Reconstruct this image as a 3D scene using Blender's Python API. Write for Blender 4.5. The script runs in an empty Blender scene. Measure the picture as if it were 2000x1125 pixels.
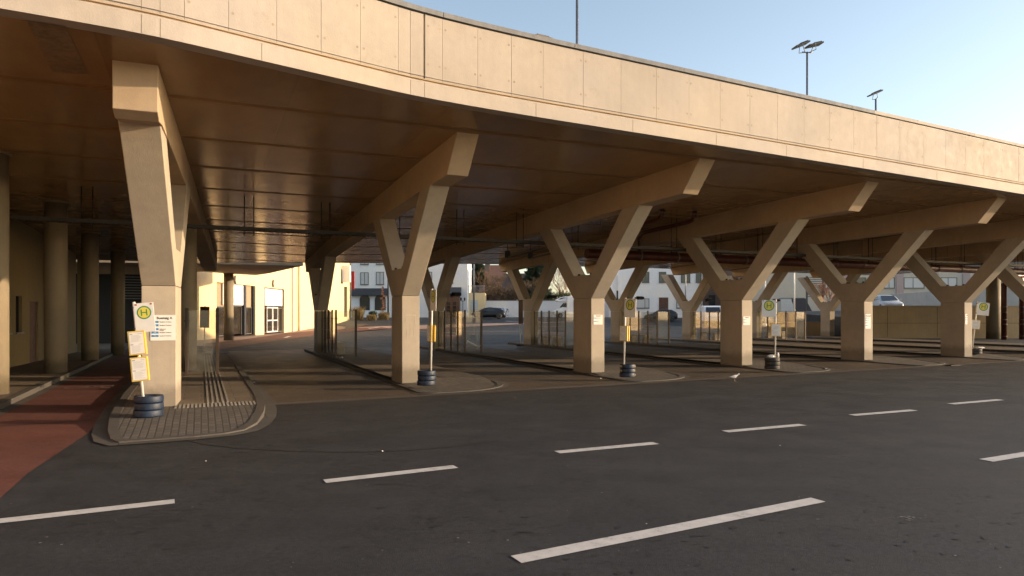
import bpy, math, random
from mathutils import Vector, Matrix
R = math.radians
scene = bpy.context.scene
col = scene.collection
CAM = Vector((0, 0, 1.65)); F = 1333.0; HOR = 612.0
ZR = -0.10                                   # road level; island tops are at 0

def terr(x, y):                              # the ground rises gently behind the bus station
    t = min(1, max(0, (y - 66) / 28.0)); t = t * t * (3 - 2 * t)
    return ZR + 1.15 * t
def hit(px, py, z=None):                     # where a sight line meets the ground (or height z)
    zz = z if z is not None else ZR
    for _ in range(60):
        d = py - HOR
        Y = F * (1.65 - zz) / max(d, 0.5)
        X = (px - 1000) / F * Y
        if z is not None: break
        zz = 0.5 * zz + 0.5 * terr(X, Y)
    return (X, Y, zz)
def XZ(px, py, Y):
    return ((px - 1000) / F * Y, 1.65 + (HOR - py) * Y / F)

UX = Vector((math.cos(R(24.5)), math.sin(R(24.5)))); VX = Vector((-UX.y, UX.x))
def ad(a, d):
    p = UX * a + VX * d
    return (p.x, p.y)

# ------------------------------------------------------------ mesh builder
class MB:
    def __init__(s): s.v = []; s.f = []; s.m = []; s.sm = []
    def face(s, pts, mi=0, smooth=False):
        n = len(s.v); s.v += [tuple(p) for p in pts]
        s.f.append(tuple(range(n, n + len(pts)))); s.m.append(mi); s.sm.append(smooth)
    def hexa(s, p, mi=0):                    # 8 points: 4 bottom (ccw from above), 4 top
        n = len(s.v); s.v += [tuple(q) for q in p]
        for f in ((0,3,2,1),(4,5,6,7),(0,1,5,4),(1,2,6,5),(2,3,7,6),(3,0,4,7)):
            s.f.append(tuple(n + i for i in f)); s.m.append(mi); s.sm.append(False)
        return s
    def box(s, x0, x1, y0, y1, z0, z1, mi=0, M=None):
        p = [(x0,y0,z0),(x1,y0,z0),(x1,y1,z0),(x0,y1,z0),(x0,y0,z1),(x1,y0,z1),(x1,y1,z1),(x0,y1,z1)]
        if M is not None: p = [tuple(M @ Vector(q)) for q in p]
        return s.hexa(p, mi)
    def prism(s, poly, z0, z1, mi=0, M=None):   # poly in xy, ccw
        n = len(s.v); k = len(poly)
        zf0 = z0 if callable(z0) else (lambda x, y: z0)
        zf1 = z1 if callable(z1) else (lambda x, y: z1)
        lo = [(x, y, zf0(x, y)) for x, y in poly]; hi = [(x, y, zf1(x, y)) for x, y in poly]
        pts = lo + hi
        if M is not None: pts = [tuple(M @ Vector(q)) for q in pts]
        s.v += pts
        s.f.append(tuple(n + i for i in reversed(range(k)))); s.f.append(tuple(n + k + i for i in range(k)))
        s.m += [mi, mi]; s.sm += [False, False]
        for i in range(k):
            j = (i + 1) % k
            s.f.append((n + i, n + j, n + k + j, n + k + i)); s.m.append(mi); s.sm.append(False)
        return s
    def xprism(s, poly, x0, x1, mi=0):       # poly in (y,z), extruded along x
        n = len(s.v); k = len(poly)
        s.v += [(x0, y, z) for y, z in poly] + [(x1, y, z) for y, z in poly]
        s.f.append(tuple(n + i for i in reversed(range(k)))); s.f.append(tuple(n + k + i for i in range(k)))
        s.m += [mi, mi]; s.sm += [False, False]
        for i in range(k):
            j = (i + 1) % k
            s.f.append((n + i, n + j, n + k + j, n + k + i)); s.m.append(mi); s.sm.append(False)
        return s
    def tube(s, pts, r, n=8, mi=0, caps=True):
        pts = [Vector(p) for p in pts]; k = len(pts)
        rr = r if isinstance(r, (list, tuple)) else [r] * k
        base = len(s.v)
        for i, p in enumerate(pts):
            if i == 0: d = pts[1] - p
            elif i == k - 1: d = p - pts[-2]
            else: d = (pts[i+1] - p).normalized() + (p - pts[i-1]).normalized()
            d.normalize()
            up = Vector((0, 0, 1)) if abs(d.z) < .9 else Vector((1, 0, 0))
            a = d.cross(up).normalized(); b = d.cross(a).normalized()
            for j in range(n):
                t = 2 * math.pi * j / n
                s.v.append(tuple(p + a * (rr[i] * math.cos(t)) + b * (rr[i] * math.sin(t))))
        for i in range(k - 1):
            for j in range(n):
                q = (j + 1) % n
                s.f.append((base+i*n+j, base+i*n+q, base+(i+1)*n+q, base+(i+1)*n+j)); s.m.append(mi); s.sm.append(True)
        if caps:
            s.f.append(tuple(base + j for j in range(n))); s.m.append(mi); s.sm.append(False)
            s.f.append(tuple(base + (k-1)*n + j for j in reversed(range(n)))); s.m.append(mi); s.sm.append(False)
        return s
    def lathe(s, prof, n=24, c=(0,0,0), mi=0, sx=1, sy=1, axis='z'):
        base = len(s.v); k = len(prof)
        for r, z in prof:
            for j in range(n):
                t = 2 * math.pi * j / n; x, y = r * math.cos(t) * sx, r * math.sin(t) * sy
                if axis == 'z': q = (x, y, z)
                elif axis == 'y': q = (x, z, y)
                else: q = (z, x, y)
                s.v.append((q[0]+c[0], q[1]+c[1], q[2]+c[2]))
        for i in range(k - 1):
            for j in range(n):
                q = (j + 1) % n
                s.f.append((base+i*n+j, base+i*n+q, base+(i+1)*n+q, base+(i+1)*n+j)); s.m.append(mi); s.sm.append(True)
        for e in (0, k - 1):
            if prof[e][0] > 1e-5:
                s.f.append(tuple(base + e*n + j for j in (reversed(range(n)) if e == 0 else range(n)))); s.m.append(mi); s.sm.append(False)
        return s
    def build(s, name, mats, parent=None, bevel=0, loc=None, rz=None, seg=2, norm=True):
        me = bpy.data.meshes.new(name); me.from_pydata(s.v, [], s.f); me.update()
        if not isinstance(mats, (list, tuple)): mats = [mats]
        for m in mats: me.materials.append(m)
        for p, mi, sm in zip(me.polygons, s.m, s.sm): p.material_index = mi; p.use_smooth = sm
        if norm:
            import bmesh
            bm = bmesh.new(); bm.from_mesh(me)
            bmesh.ops.recalc_face_normals(bm, faces=bm.faces); bm.to_mesh(me); bm.free()
        o = bpy.data.objects.new(name, me); col.objects.link(o)
        if parent is not None: o.parent = parent
        if loc is not None: o.location = loc
        if rz is not None: o.rotation_euler.z = rz
        if bevel:
            b = o.modifiers.new('bevel', 'BEVEL'); b.width = bevel; b.segments = seg; b.limit_method = 'ANGLE'; b.angle_limit = R(35)
        return o

def tag(o, label=None, cat=None, group=None, kind=None):
    if label: o['label'] = label
    if cat: o['category'] = cat
    if group: o['group'] = group
    if kind: o['kind'] = kind
    return o
def thing(name, loc=(0,0,0), rz=0, label=None, cat=None, group=None, rot=None):
    o = bpy.data.objects.new(name, None); col.objects.link(o); o.empty_display_size = .2
    o.location = loc; o.rotation_euler = rot if rot else (0, 0, rz)
    return tag(o, label, cat, group)
def kids(o): return [c for c in bpy.data.objects if c.parent == o]
def copy_tree(o, parent=None):
    c = o.copy(); col.objects.link(c); c.parent = parent
    for ch in kids(o): copy_tree(ch, c)
    return c

def text_mb(body, size, mat, name, parent, loc, rot=(R(90), 0, 0), align='LEFT', ext=.0004, bold=0):
    cu = bpy.data.curves.new(name, 'FONT'); cu.body = body; cu.size = size; cu.extrude = ext
    cu.align_x = align; cu.resolution_u = 3; cu.offset = bold
    t = bpy.data.objects.new(name, cu); col.objects.link(t)
    dg = bpy.context.evaluated_depsgraph_get(); dg.update()
    me = bpy.data.meshes.new_from_object(t.evaluated_get(dg))
    bpy.data.objects.remove(t); me.materials.clear(); me.materials.append(mat)
    o = bpy.data.objects.new(name, me); col.objects.link(o); o.parent = parent
    o.location = loc; o.rotation_euler = rot
    return o

# ------------------------------------------------------------ materials
class NT:
    def __init__(s, name):
        s.m = bpy.data.materials.new(name); s.m.use_nodes = True
        s.t = s.m.node_tree; s.t.nodes.clear(); s.n = s.t.nodes; s.l = s.t.links
        s.out = s.n.new('ShaderNodeOutputMaterial')
        s.b = s.n.new('ShaderNodeBsdfPrincipled'); s.l.new(s.b.outputs[0], s.out.inputs[0])
        s.geo = s.n.new('ShaderNodeNewGeometry')
    def add(s, t, **k):
        n = s.n.new(t)
        for a, b in k.items(): setattr(n, a, b)
        return n
    def link(s, a, b): s.l.new(a, b)
    def val(s, x): 
        return x
    def inp(s, sock, x):
        if hasattr(x, 'is_linked') or hasattr(x, 'links'): s.l.new(x, sock)
        else: sock.default_value = x
    def mapping(s, scale=(1,1,1), src=None, rot=(0,0,0)):
        n = s.add('ShaderNodeMapping'); n.inputs['Scale'].default_value = scale; n.inputs['Rotation'].default_value = rot
        s.link(src or s.geo.outputs['Position'], n.inputs['Vector']); return n.outputs[0]
    def noise(s, scale, detail=4, rough=.55, vec=None, dist=0):
        n = s.add('ShaderNodeTexNoise'); n.inputs['Scale'].default_value = scale; n.inputs['Detail'].default_value = detail
        n.inputs['Roughness'].default_value = rough; n.inputs['Distortion'].default_value = dist
        s.link(vec or s.geo.outputs['Position'], n.inputs['Vector']); return n.outputs['Fac']
    def ramp(s, fac, stops):
        n = s.add('ShaderNodeValToRGB'); e = n.color_ramp.elements
        while len(e) < len(stops): e.new(.5)
        for i, (p, c) in enumerate(stops):
            e[i].position = p; e[i].color = (c, c, c, 1) if isinstance(c, (int, float)) else (*c, 1)
        s.link(fac, n.inputs[0]); return n.outputs[0]
    def mix(s, fac, a, b, mode='MIX'):
        n = s.add('ShaderNodeMix', data_type='RGBA', blend_type=mode)
        s.inp(n.inputs[0], fac)
        for sock, x in ((n.inputs[6], a), (n.inputs[7], b)):
            if isinstance(x, tuple): sock.default_value = (*x, 1) if len(x) == 3 else x
            else: s.link(x, sock)
        return n.outputs[2]
    def math(s, op, a, b=0, c=None, clamp=False):
        n = s.add('ShaderNodeMath', operation=op, use_clamp=clamp)
        s.inp(n.inputs[0], a); s.inp(n.inputs[1], b)
        if c is not None: s.inp(n.inputs[2], c)
        return n.outputs[0]
    def bump(s, h, strength=.3, dist=.01):
        n = s.add('ShaderNodeBump'); n.inputs['Strength'].default_value = strength; n.inputs['Distance'].default_value = dist
        s.link(h, n.inputs['Height']); s.link(n.outputs[0], s.b.inputs['Normal']); return n
    def sep(s, v=None):
        n = s.add('ShaderNodeSeparateXYZ'); s.link(v or s.geo.outputs['Position'], n.inputs[0]); return n.outputs
    def color(s, c): 
        if isinstance(c, tuple): s.b.inputs['Base Color'].default_value = (*c, 1)
        else: s.link(c, s.b.inputs['Base Color'])
    def rough(s, r): s.inp(s.b.inputs['Roughness'], r)

def plain(name, c, rough=.6, metal=0, var=.12, scale=6, spec=.5, bump=0):
    t = NT(name); n = t.noise(scale, 4)
    lo = tuple(x * (1 - var) for x in c); hi = tuple(min(1, x * (1 + var)) for x in c)
    t.color(t.ramp(n, [(.3, lo), (.7, hi)])); t.rough(rough)
    t.b.inputs['Metallic'].default_value = metal; t.b.inputs['Specular IOR Level'].default_value = spec
    if bump: t.bump(t.noise(scale * 8, 3), bump)
    return t.m

def concrete(name, c, streak=.12, blotch=.16, rough=.75, board=None, fine=.35, dirt=.0, foot=False):
    t = NT(name)
    big = t.noise(.7, 5, .6); mid = t.noise(5, 5, .65)
    st = t.noise(1.0, 4, .6, t.mapping((9, 9, .5)))
    f = t.math('ADD', t.math('MULTIPLY', t.math('SUBTRACT', big, .5), blotch * 3.2), t.math('MULTIPLY', t.math('SUBTRACT', st, .5), streak * 2.6))
    f = t.math('ADD', f, t.math('MULTIPLY', t.math('SUBTRACT', mid, .5), .28))
    f = t.math('ADD', f, 1.0)
    cc = t.mix(1.0, tuple(c), (1, 1, 1), 'MULTIPLY')
    hue = t.mix(t.ramp(t.noise(.45, 4), [(.35, 0.), (.7, 1.)]), tuple(c), (c[0]*.93, c[1]*.96, c[2]*1.05))
    n = t.add('ShaderNodeVectorMath', operation='SCALE'); t.link(hue, n.inputs[0]); t.link(f, n.inputs['Scale'])
    colr = n.outputs[0]
    pits = t.add('ShaderNodeTexVoronoi'); pits.inputs['Scale'].default_value = 26; t.link(t.geo.outputs['Position'], pits.inputs['Vector'])
    pm = t.ramp(pits.outputs['Distance'], [(.05, 1.), (.09, 0.)])
    gate = t.ramp(t.noise(3.3, 2), [(.55, 0.), (.62, 1.)])
    pm = t.math('MULTIPLY', pm, gate)
    colr = t.mix(t.math('MULTIPLY', pm, .45), colr, (c[0]*.35, c[1]*.33, c[2]*.3))
    sp = t.ramp(t.noise(2.1, 6, .7), [(.62, 0.), (.72, 1.)])
    colr = t.mix(t.math('MULTIPLY', sp, .22 + dirt), colr, (c[0]*.55, c[1]*.52, c[2]*.48))
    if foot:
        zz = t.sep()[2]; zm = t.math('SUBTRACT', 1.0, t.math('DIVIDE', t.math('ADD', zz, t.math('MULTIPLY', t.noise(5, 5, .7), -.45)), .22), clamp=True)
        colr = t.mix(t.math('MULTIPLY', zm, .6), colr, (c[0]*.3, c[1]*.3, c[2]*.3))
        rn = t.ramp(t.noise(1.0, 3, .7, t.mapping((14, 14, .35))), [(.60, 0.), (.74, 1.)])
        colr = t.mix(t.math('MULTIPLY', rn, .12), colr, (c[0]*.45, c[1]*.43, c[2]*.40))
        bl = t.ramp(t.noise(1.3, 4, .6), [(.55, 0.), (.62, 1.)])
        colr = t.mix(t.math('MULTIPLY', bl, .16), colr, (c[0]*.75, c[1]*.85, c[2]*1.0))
    t.color(colr); t.rough(t.ramp(mid, [(.3, rough - .1), (.7, min(1, rough + .1))]))
    t.b.inputs['Specular IOR Level'].default_value = .3
    h = t.math('ADD', t.noise(45, 4), t.math('MULTIPLY', t.noise(4, 3), 1.5)); h = t.math('SUBTRACT', h, t.math('MULTIPLY', pm, 2))
    t.bump(h, fine, .006)
    return t

M = {}
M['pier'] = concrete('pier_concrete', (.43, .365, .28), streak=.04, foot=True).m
M['beam'] = concrete('beam_concrete', (.45, .335, .215), streak=.06).m
M['fascia'] = concrete('fascia_concrete', (.41, .352, .285), streak=.05, blotch=.13, dirt=.08).m
M['fascia_low'] = concrete('edge_concrete', (.435, .375, .305), streak=.03, blotch=.14, dirt=.1).m
M['coping'] = concrete('coping_concrete', (.20, .20, .195), streak=.3).m
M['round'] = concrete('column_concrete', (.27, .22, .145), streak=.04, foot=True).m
M['wallc'] = concrete('wall_concrete', (.44, .31, .17), dirt=.15).m
M['ramp'] = concrete('ramp_concrete', (.36, .35, .33)).m
# soffit: sealed board-marked concrete, joints across the bays
def soffit_mat():
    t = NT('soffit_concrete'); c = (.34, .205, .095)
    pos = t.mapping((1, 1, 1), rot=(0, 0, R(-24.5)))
    s = t.sep(pos)                             # s[0] along the row, s[1] along the bays
    def lines(coord, period, w):
        m = t.math('FRACT', t.math('DIVIDE', coord, period))
        d = t.math('MINIMUM', m, t.math('SUBTRACT', 1, m))
        return t.ramp(d, [(w / period * .5, 1.), (w / period, 0.)])
    l1 = lines(s[1], 2.4, .13); l2 = lines(t.math('ADD', s[0], 31.2), 2.5, .018)
    L = t.math('MAXIMUM', l1, t.math('MULTIPLY', l2, .7))
    cell = t.add('ShaderNodeTexWhiteNoise', noise_dimensions='2D')
    cv = t.add('ShaderNodeCombineXYZ'); t.link(t.math('FLOOR', t.math('DIVIDE', t.math('ADD', s[0], 31.2), 2.5)), cv.inputs[0]); t.link(t.math('FLOOR', t.math('DIVIDE', s[1], 2.4)), cv.inputs[1])
    t.link(cv.outputs[0], cell.inputs['Vector'])
    big = t.noise(.8, 5, .6); mid = t.noise(4, 5, .6, t.mapping((1, .35, 1), src=pos))
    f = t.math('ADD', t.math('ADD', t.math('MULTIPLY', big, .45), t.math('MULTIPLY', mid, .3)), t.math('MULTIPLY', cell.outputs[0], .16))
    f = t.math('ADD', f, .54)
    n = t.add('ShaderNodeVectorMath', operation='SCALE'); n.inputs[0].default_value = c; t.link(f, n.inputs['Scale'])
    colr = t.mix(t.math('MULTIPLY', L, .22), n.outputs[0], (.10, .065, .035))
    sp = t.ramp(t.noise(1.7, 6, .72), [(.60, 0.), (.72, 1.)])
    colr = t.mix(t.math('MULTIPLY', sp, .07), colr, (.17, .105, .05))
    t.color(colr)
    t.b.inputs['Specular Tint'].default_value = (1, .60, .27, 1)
    t.rough(t.math('ADD', t.ramp(t.noise(1.4, 4, .6, pos), [(.3, .15), (.7, .24)]), t.math('MULTIPLY', l1, .35), clamp=True))
    t.link(t.math('SUBTRACT', .27, t.math('MULTIPLY', l1, .22)), t.b.inputs['Specular IOR Level'])
    t.b.inputs['Specular IOR Level'].default_value = .42
    h = t.math('ADD', t.math('MULTIPLY', t.noise(2.2, 3, .5, t.mapping((1, .45, 1), src=pos)), 1.0), t.math('MULTIPLY', t.noise(30, 2), .06))
    h = t.math('SUBTRACT', h, t.math('MULTIPLY', L, .25))
    h = t.math('MULTIPLY', h, .0045)
    saw = t.math('FRACT', t.math('DIVIDE', s[1], 2.4))
    h = t.math('SUBTRACT', h, t.math('MULTIPLY', saw, .10))
    t.bump(h, 1.0, 1.0)
    return t.m
M['soffit'] = soffit_mat()

def asphalt(name, c, patch=.25, wet=0, warm=(1, 1, 1)):
    t = NT(name)
    big = t.noise(.16, 5, .6); mid = t.noise(1.3, 6, .65); fine = t.noise(130, 2, .6); sp = t.noise(55, 3, .7)
    f = t.math('ADD', t.math('MULTIPLY', big, patch * 2), t.math('MULTIPLY', mid, .35))
    f = t.math('ADD', f, t.math('MULTIPLY', fine, 1.1)); f = t.math('ADD', f, t.math('MULTIPLY', t.noise(22, 4, .8), 2.2)); f = t.math('ADD', f, 1 - patch - .175 - .55 - 1.1)
    n = t.add('ShaderNodeVectorMath', operation='SCALE'); n.inputs[0].default_value = c; t.link(f, n.inputs['Scale'])
    colr = n.outputs[0]
    g = t.ramp(sp, [(.66, 0.), (.74, 1.)]); colr = t.mix(t.math('MULTIPLY', g, .5), colr, tuple(x * 2.3 for x in c))
    dk = t.math('MULTIPLY', t.ramp(t.noise(5.5, 5, .7, t.mapping((1, 2.2, 1), rot=(0, 0, R(-28)))), [(.55, 0.), (.61, 1.)]), t.ramp(t.noise(.35, 3), [(.40, 0.), (.52, 1.)]))
    colr = t.mix(t.math('MULTIPLY', dk, .62), colr, tuple(x * .35 for x in c))
    trk = t.ramp(t.noise(1.0, 3, .6, t.mapping((.12, 1.5, 1), rot=(0, 0, R(-29)))), [(.42, 0.), (.62, 1.)])
    colr = t.mix(t.math('MULTIPLY', trk, .22), colr, tuple(x * .55 for x in c))
    lite = t.ramp(t.noise(.23, 4, .65, t.mapping((1, 1.6, 1))), [(.50, 0.), (.66, 1.)])
    colr = t.mix(t.math('MULTIPLY', lite, .28), colr, tuple(x * 1.7 for x in c))
    oil = t.ramp(t.noise(.55, 4, .6, t.mapping((1, 2.4, 1), rot=(0, 0, R(-29)))), [(.55, 0.), (.75, 1.)])
    colr = t.mix(t.math('MULTIPLY', oil, .28), colr, tuple(x * .5 for x in c))
    # thin cracks
    v = t.add('ShaderNodeTexVoronoi', feature='DISTANCE_TO_EDGE'); v.inputs['Scale'].default_value = .22
    dn = t.add('ShaderNodeTexNoise'); dn.inputs['Scale'].default_value = 1.2; dn.inputs['Detail'].default_value = 6; t.link(t.geo.outputs['Position'], dn.inputs['Vector'])
    mx = t.add('ShaderNodeMix', data_type='VECTOR'); mx.inputs[0].default_value = .16; t.link(t.geo.outputs['Position'], mx.inputs[4]); 
    sc = t.add('ShaderNodeVectorMath', operation='SCALE'); t.link(dn.outputs['Color'], sc.inputs[0]); sc.inputs['Scale'].default_value = 6.
    t.link(sc.outputs[0], mx.inputs[5]); t.link(mx.outputs[1], v.inputs['Vector'])
    cr = t.math('MULTIPLY', t.ramp(v.outputs['Distance'], [(.0015, 1.), (.005, 0.)]), t.ramp(t.noise(.5, 3), [(.5, 0.), (.58, 1.)]))
    colr = t.mix(t.math('MULTIPLY', cr, .5), colr, tuple(x * .3 for x in c))
    t.color(colr)
    t.rough(t.ramp(mid, [(.3, .62 - wet), (.7, .88 - wet)])); t.b.inputs['Specular IOR Level'].default_value = .35
    t.bump(t.math('ADD', fine, t.math('MULTIPLY', sp, .8)), .55, .006)
    return t.m
M['asphalt'] = asphalt('asphalt_grey', (.0265, .0275, .0305))
M['lane'] = asphalt('asphalt_lane', (.078, .059, .043), patch=.35, wet=.08)  # brown carries the orange light under the deck
M['red'] = asphalt('asphalt_red', (.125, .045, .034), patch=.15)
M['plaza'] = asphalt('plaza_pink', (.32, .22, .17), patch=.12)

def paving(name, c, bw, bh, rz, gap=.012, var=.2):
    t = NT(name); v = t.mapping((1, 1, 1), rot=(0, 0, R(rz)))
    b = t.add('ShaderNodeTexBrick'); t.link(v, b.inputs['Vector']); b.inputs['Scale'].default_value = 1
    b.inputs['Brick Width'].default_value = bw; b.inputs['Row Height'].default_value = bh; b.inputs['Mortar Size'].default_value = gap
    b.inputs['Mortar Smooth'].default_value = .3; b.inputs['Bias'].default_value = 0
    b.inputs['Color1'].default_value = (*[x * (1 - var) for x in c], 1); b.inputs['Color2'].default_value = (*[x * (1 + var) for x in c], 1)
    b.inputs['Mortar'].default_value = (*[x * .42 for x in c], 1)
    n = t.noise(1.1, 5, .6); d = t.noise(40, 3)
    colr = t.mix(t.ramp(n, [(.35, .0), (.7, .45)]), b.outputs[0], tuple(x * .55 for x in c))
    colr = t.mix(t.ramp(d, [(.5, 0.), (.75, .25)]), colr, tuple(x * 1.5 for x in c))
    t.color(colr); t.rough(.8); t.b.inputs['Specular IOR Level'].default_value = .3
    t.bump(t.math('SUBTRACT', t.math('MULTIPLY', d, .3), b.outputs['Fac']), .5, .006)
    return t.m
M['paving'] = paving('block_paving', (.125, .112, .1), .2, .1, -114.5)
M['slabs'] = paving('slab_paving', (.17, .135, .10), .6, .4, -24.5, .008, .12)
M['kerb'] = concrete('kerb_stone', (.085, .076, .066), rough=.8).m
M['gutter'] = paving('gutter_stone', (.10, .09, .08), 2.0, .5, -24.5, .01, .15)
def worn_paint():
    t = NT('road_paint'); n = t.noise(60, 4, .7); n2 = t.noise(7, 5, .7)
    m = t.ramp(t.math('ADD', t.math('MULTIPLY', n, .6), t.math('MULTIPLY', n2, .5)), [(.38, 1.), (.47, 0.)])
    colr = t.mix(t.ramp(n2, [(.3, 0.), (.7, 1.)]), (.42, .41, .40), (.56, .55, .53))
    t.color(t.mix(t.math('MULTIPLY', m, .75), colr, (.09, .088, .085))); t.rough(.7); t.bump(n, .3, .003); return t.m
M['paint'] = worn_paint()
M['tactile'] = plain('tactile_white', (.25, .23, .20), .8, var=.25, scale=20)
M['ochre'] = concrete('ochre_render', (.74, .44, .17), streak=.04, blotch=.05, fine=.1).m  # warm colour for the light bounced by the added building
M['edge_joint'] = plain('edge_joint', (.18, .15, .115), .9)
M['tray'] = plain('tray_metal', (.045, .042, .038), .6, .1)
M['cream'] = concrete('cream_render', (.86, .65, .35), streak=.04, blotch=.05, fine=.1).m
M['white_wall'] = concrete('white_render', (.86, .84, .80), streak=.05, blotch=.04, fine=.08).m
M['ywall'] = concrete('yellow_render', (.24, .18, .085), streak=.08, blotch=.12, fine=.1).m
M['beige'] = concrete('beige_render', (.52, .47, .38), streak=.06, blotch=.05, fine=.1).m
M['pinkwall'] = concrete('pink_render', (.42, .33, .30), streak=.06, blotch=.05, fine=.1).m
def brickm():
    t = NT('brick_wall'); s = t.sep(); cv = t.add('ShaderNodeCombineXYZ'); t.link(t.math('ADD', s[0], s[1]), cv.inputs[0]); t.link(s[2], cv.inputs[1])
    b = t.add('ShaderNodeTexBrick'); t.link(cv.outputs[0], b.inputs['Vector']); b.inputs['Scale'].default_value = 1
    b.inputs['Brick Width'].default_value = .25; b.inputs['Row Height'].default_value = .08; b.inputs['Mortar Size'].default_value = .01
    b.inputs['Color1'].default_value = (.20, .10, .065, 1); b.inputs['Color2'].default_value = (.14, .075, .05, 1); b.inputs['Mortar'].default_value = (.3, .27, .24, 1)
    t.color(b.outputs[0]); t.rough(.85); return t.m
M['brick'] = brickm()
M['dark_metal'] = plain('dark_metal', (.035, .03, .028), .45, .6)
M['post_metal'] = plain('post_metal', (.06, .04, .026), .5, .3)
M['grey_metal'] = plain('grey_metal', (.22, .23, .25), .45, .7)
M['galv'] = plain('galvanised', (.12, .115, .105), .6, .2, scale=25, var=.25)
M['white_metal'] = plain('white_metal', (.70, .68, .64), .45)
M['black'] = plain('black_plastic', (.018, .018, .02), .5)
M['rubber_blue'] = plain('painted_tyre_blue', (.010, .022, .048), .55, scale=12, var=.35, bump=.2)
M['rubber'] = plain('tyre_rubber', (.028, .026, .025), .7, scale=12, var=.3, bump=.2)
M['yellow'] = plain('yellow_frame', (.66, .45, .08), .5)
M['bird_leg'] = plain('bird_leg', (.30, .17, .12), .6)
M['paper'] = plain('white_paper', (.78, .76, .72), .7, var=.04)
M['sign_white'] = plain('sign_white', (.74, .73, .70), .45, var=.05, scale=14)
M['sign_yellow'] = plain('sign_yellow', (.70, .58, .08), .45, var=.04)
M['sign_green'] = plain('sign_green', (.03, .24, .09), .45, var=.04)
M['blue'] = plain('route_blue', (.04, .22, .48), .5, var=.04)
M['ink'] = plain('ink', (.05, .05, .055), .6, var=.02)
M['ink_grey'] = plain('ink_grey', (.42, .42, .44), .6, var=.05)
M['red_pipe'] = plain('red_pipe', (.085, .022, .016), .4, .1, scale=5, var=.3)
M['brown_board'] = plain('brown_board', (.055, .02, .012), .6)
M['slate'] = plain('slate', (.045, .045, .05), .6, scale=9, var=.4, bump=.3)
M['roof_red'] = plain('roof_tiles', (.17, .085, .06), .8, scale=5, var=.35, bump=.4)
M['roof_brown'] = plain('roof_tiles_brown', (.10, .065, .05), .8, scale=5, var=.35, bump=.4)
M['wood'] = plain('brown_wood', (.10, .045, .025), .6, scale=4, var=.3)
M['shutter'] = plain('roller_shutter', (.56, .56, .55), .6, var=.05)
M['tan'] = plain('tan_panel', (.36, .27, .17), .6, var=.08)
M['red'+'sign'] = plain('red_sign', (.62, .04, .03), .5)
M['car_black'] = plain('car_black', (.006, .006, .008), .3, 0, var=.1)
M['car_grey'] = plain('car_grey', (.035, .037, .042), .2, .3, var=.1)
M['car_white'] = plain('car_silver', (.55, .57, .60), .22, .1, var=.05)
M['camper'] = plain('camper_white', (.78, .78, .78), .25, 0, var=.03)
M['chrome'] = plain('rim_alloy', (.55, .55, .56), .3, .8)
M['lamp_red'] = plain('tail_lamp', (.40, .02, .02), .25)
M['lamp_clear'] = plain('head_lamp', (.75, .76, .78), .12)
M['feather'] = plain('grey_feathers', (.36, .37, .40), .8, var=.3, scale=60)
M['feather_dark'] = plain('dark_feathers', (.07, .08, .10), .7, var=.3, scale=60)
def glassm(name, tint=(.9, .93, .9), refl=1.0, smudge=.1):
    t = NT(name); t.n.remove(t.b)
    tr = t.add('ShaderNodeBsdfTransparent'); tr.inputs[0].default_value = (*tint, 1)
    gl = t.add('ShaderNodeBsdfGlossy'); gl.inputs['Roughness'].default_value = .03
    df = t.add('ShaderNodeBsdfDiffuse'); df.inputs[0].default_value = (.5, .48, .42, 1)
    lw = t.add('ShaderNodeFresnel'); t.link(t.math('ADD', 1.5, t.math('MULTIPLY', t.geo.outputs['Backfacing'], 1/1.5 - 1.5)), lw.inputs[0])
    m1 = t.add('ShaderNodeMixShader'); t.link(t.math('MULTIPLY', lw.outputs[0], refl, clamp=True), m1.inputs[0]); t.link(tr.outputs[0], m1.inputs[1]); t.link(gl.outputs[0], m1.inputs[2])
    m2 = t.add('ShaderNodeMixShader'); t.link(t.math('MULTIPLY', t.ramp(t.noise(2.2, 5, .65), [(.4, .25), (.75, 1.)]), smudge), m2.inputs[0])
    t.link(m1.outputs[0], m2.inputs[1]); t.link(df.outputs[0], m2.inputs[2]); t.link(m2.outputs[0], t.out.inputs[0]); return t.m
M['glass'] = glassm('shelter_glass', (.97, .97, .94), 2.1, .17)
def windowm(name, c):
    t = NT(name); t.color(t.ramp(t.noise(.8, 3), [(.35, tuple(x * .6 for x in c)), (.7, c)])); t.rough(.06)
    t.b.inputs['Specular IOR Level'].default_value = .9; return t.m
M['window'] = windowm('window_glass', (.045, .05, .055)); M['window_warm'] = windowm('window_glass_warm', (.05, .04, .028))
M['car_glass'] = windowm('car_glass', (.03, .035, .04))
def leafm(name, c):
    t = NT(name); oi = t.add('ShaderNodeObjectInfo'); n = t.noise(2.5, 3); 
    t.color(t.ramp(n, [(.3, tuple(x * .6 for x in c)), (.7, tuple(x * 1.35 for x in c))])); t.rough(.7); t.b.inputs['Specular IOR Level'].default_value = .2
    return t.m
M['leaf'] = leafm('leaf_green', (.07, .09, .03)); M['leaf_dark'] = leafm('needle_dark', (.030, .045, .022)); M['leaf_yellow'] = leafm('leaf_yellow', (.13, .13, .035))
M['twig'] = leafm('twig_brown', (.15, .105, .07)); M['twig_pink'] = leafm('twig_pink', (.32, .17, .11)); M['grass'] = leafm('grass_straw', (.20, .15, .07))
M['bark'] = plain('bark', (.07, .05, .035), .9, var=.3, bump=.5)
M['soil'] = plain('soil', (.08, .055, .035), .95, var=.3)
EXPO = 1.13
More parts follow.
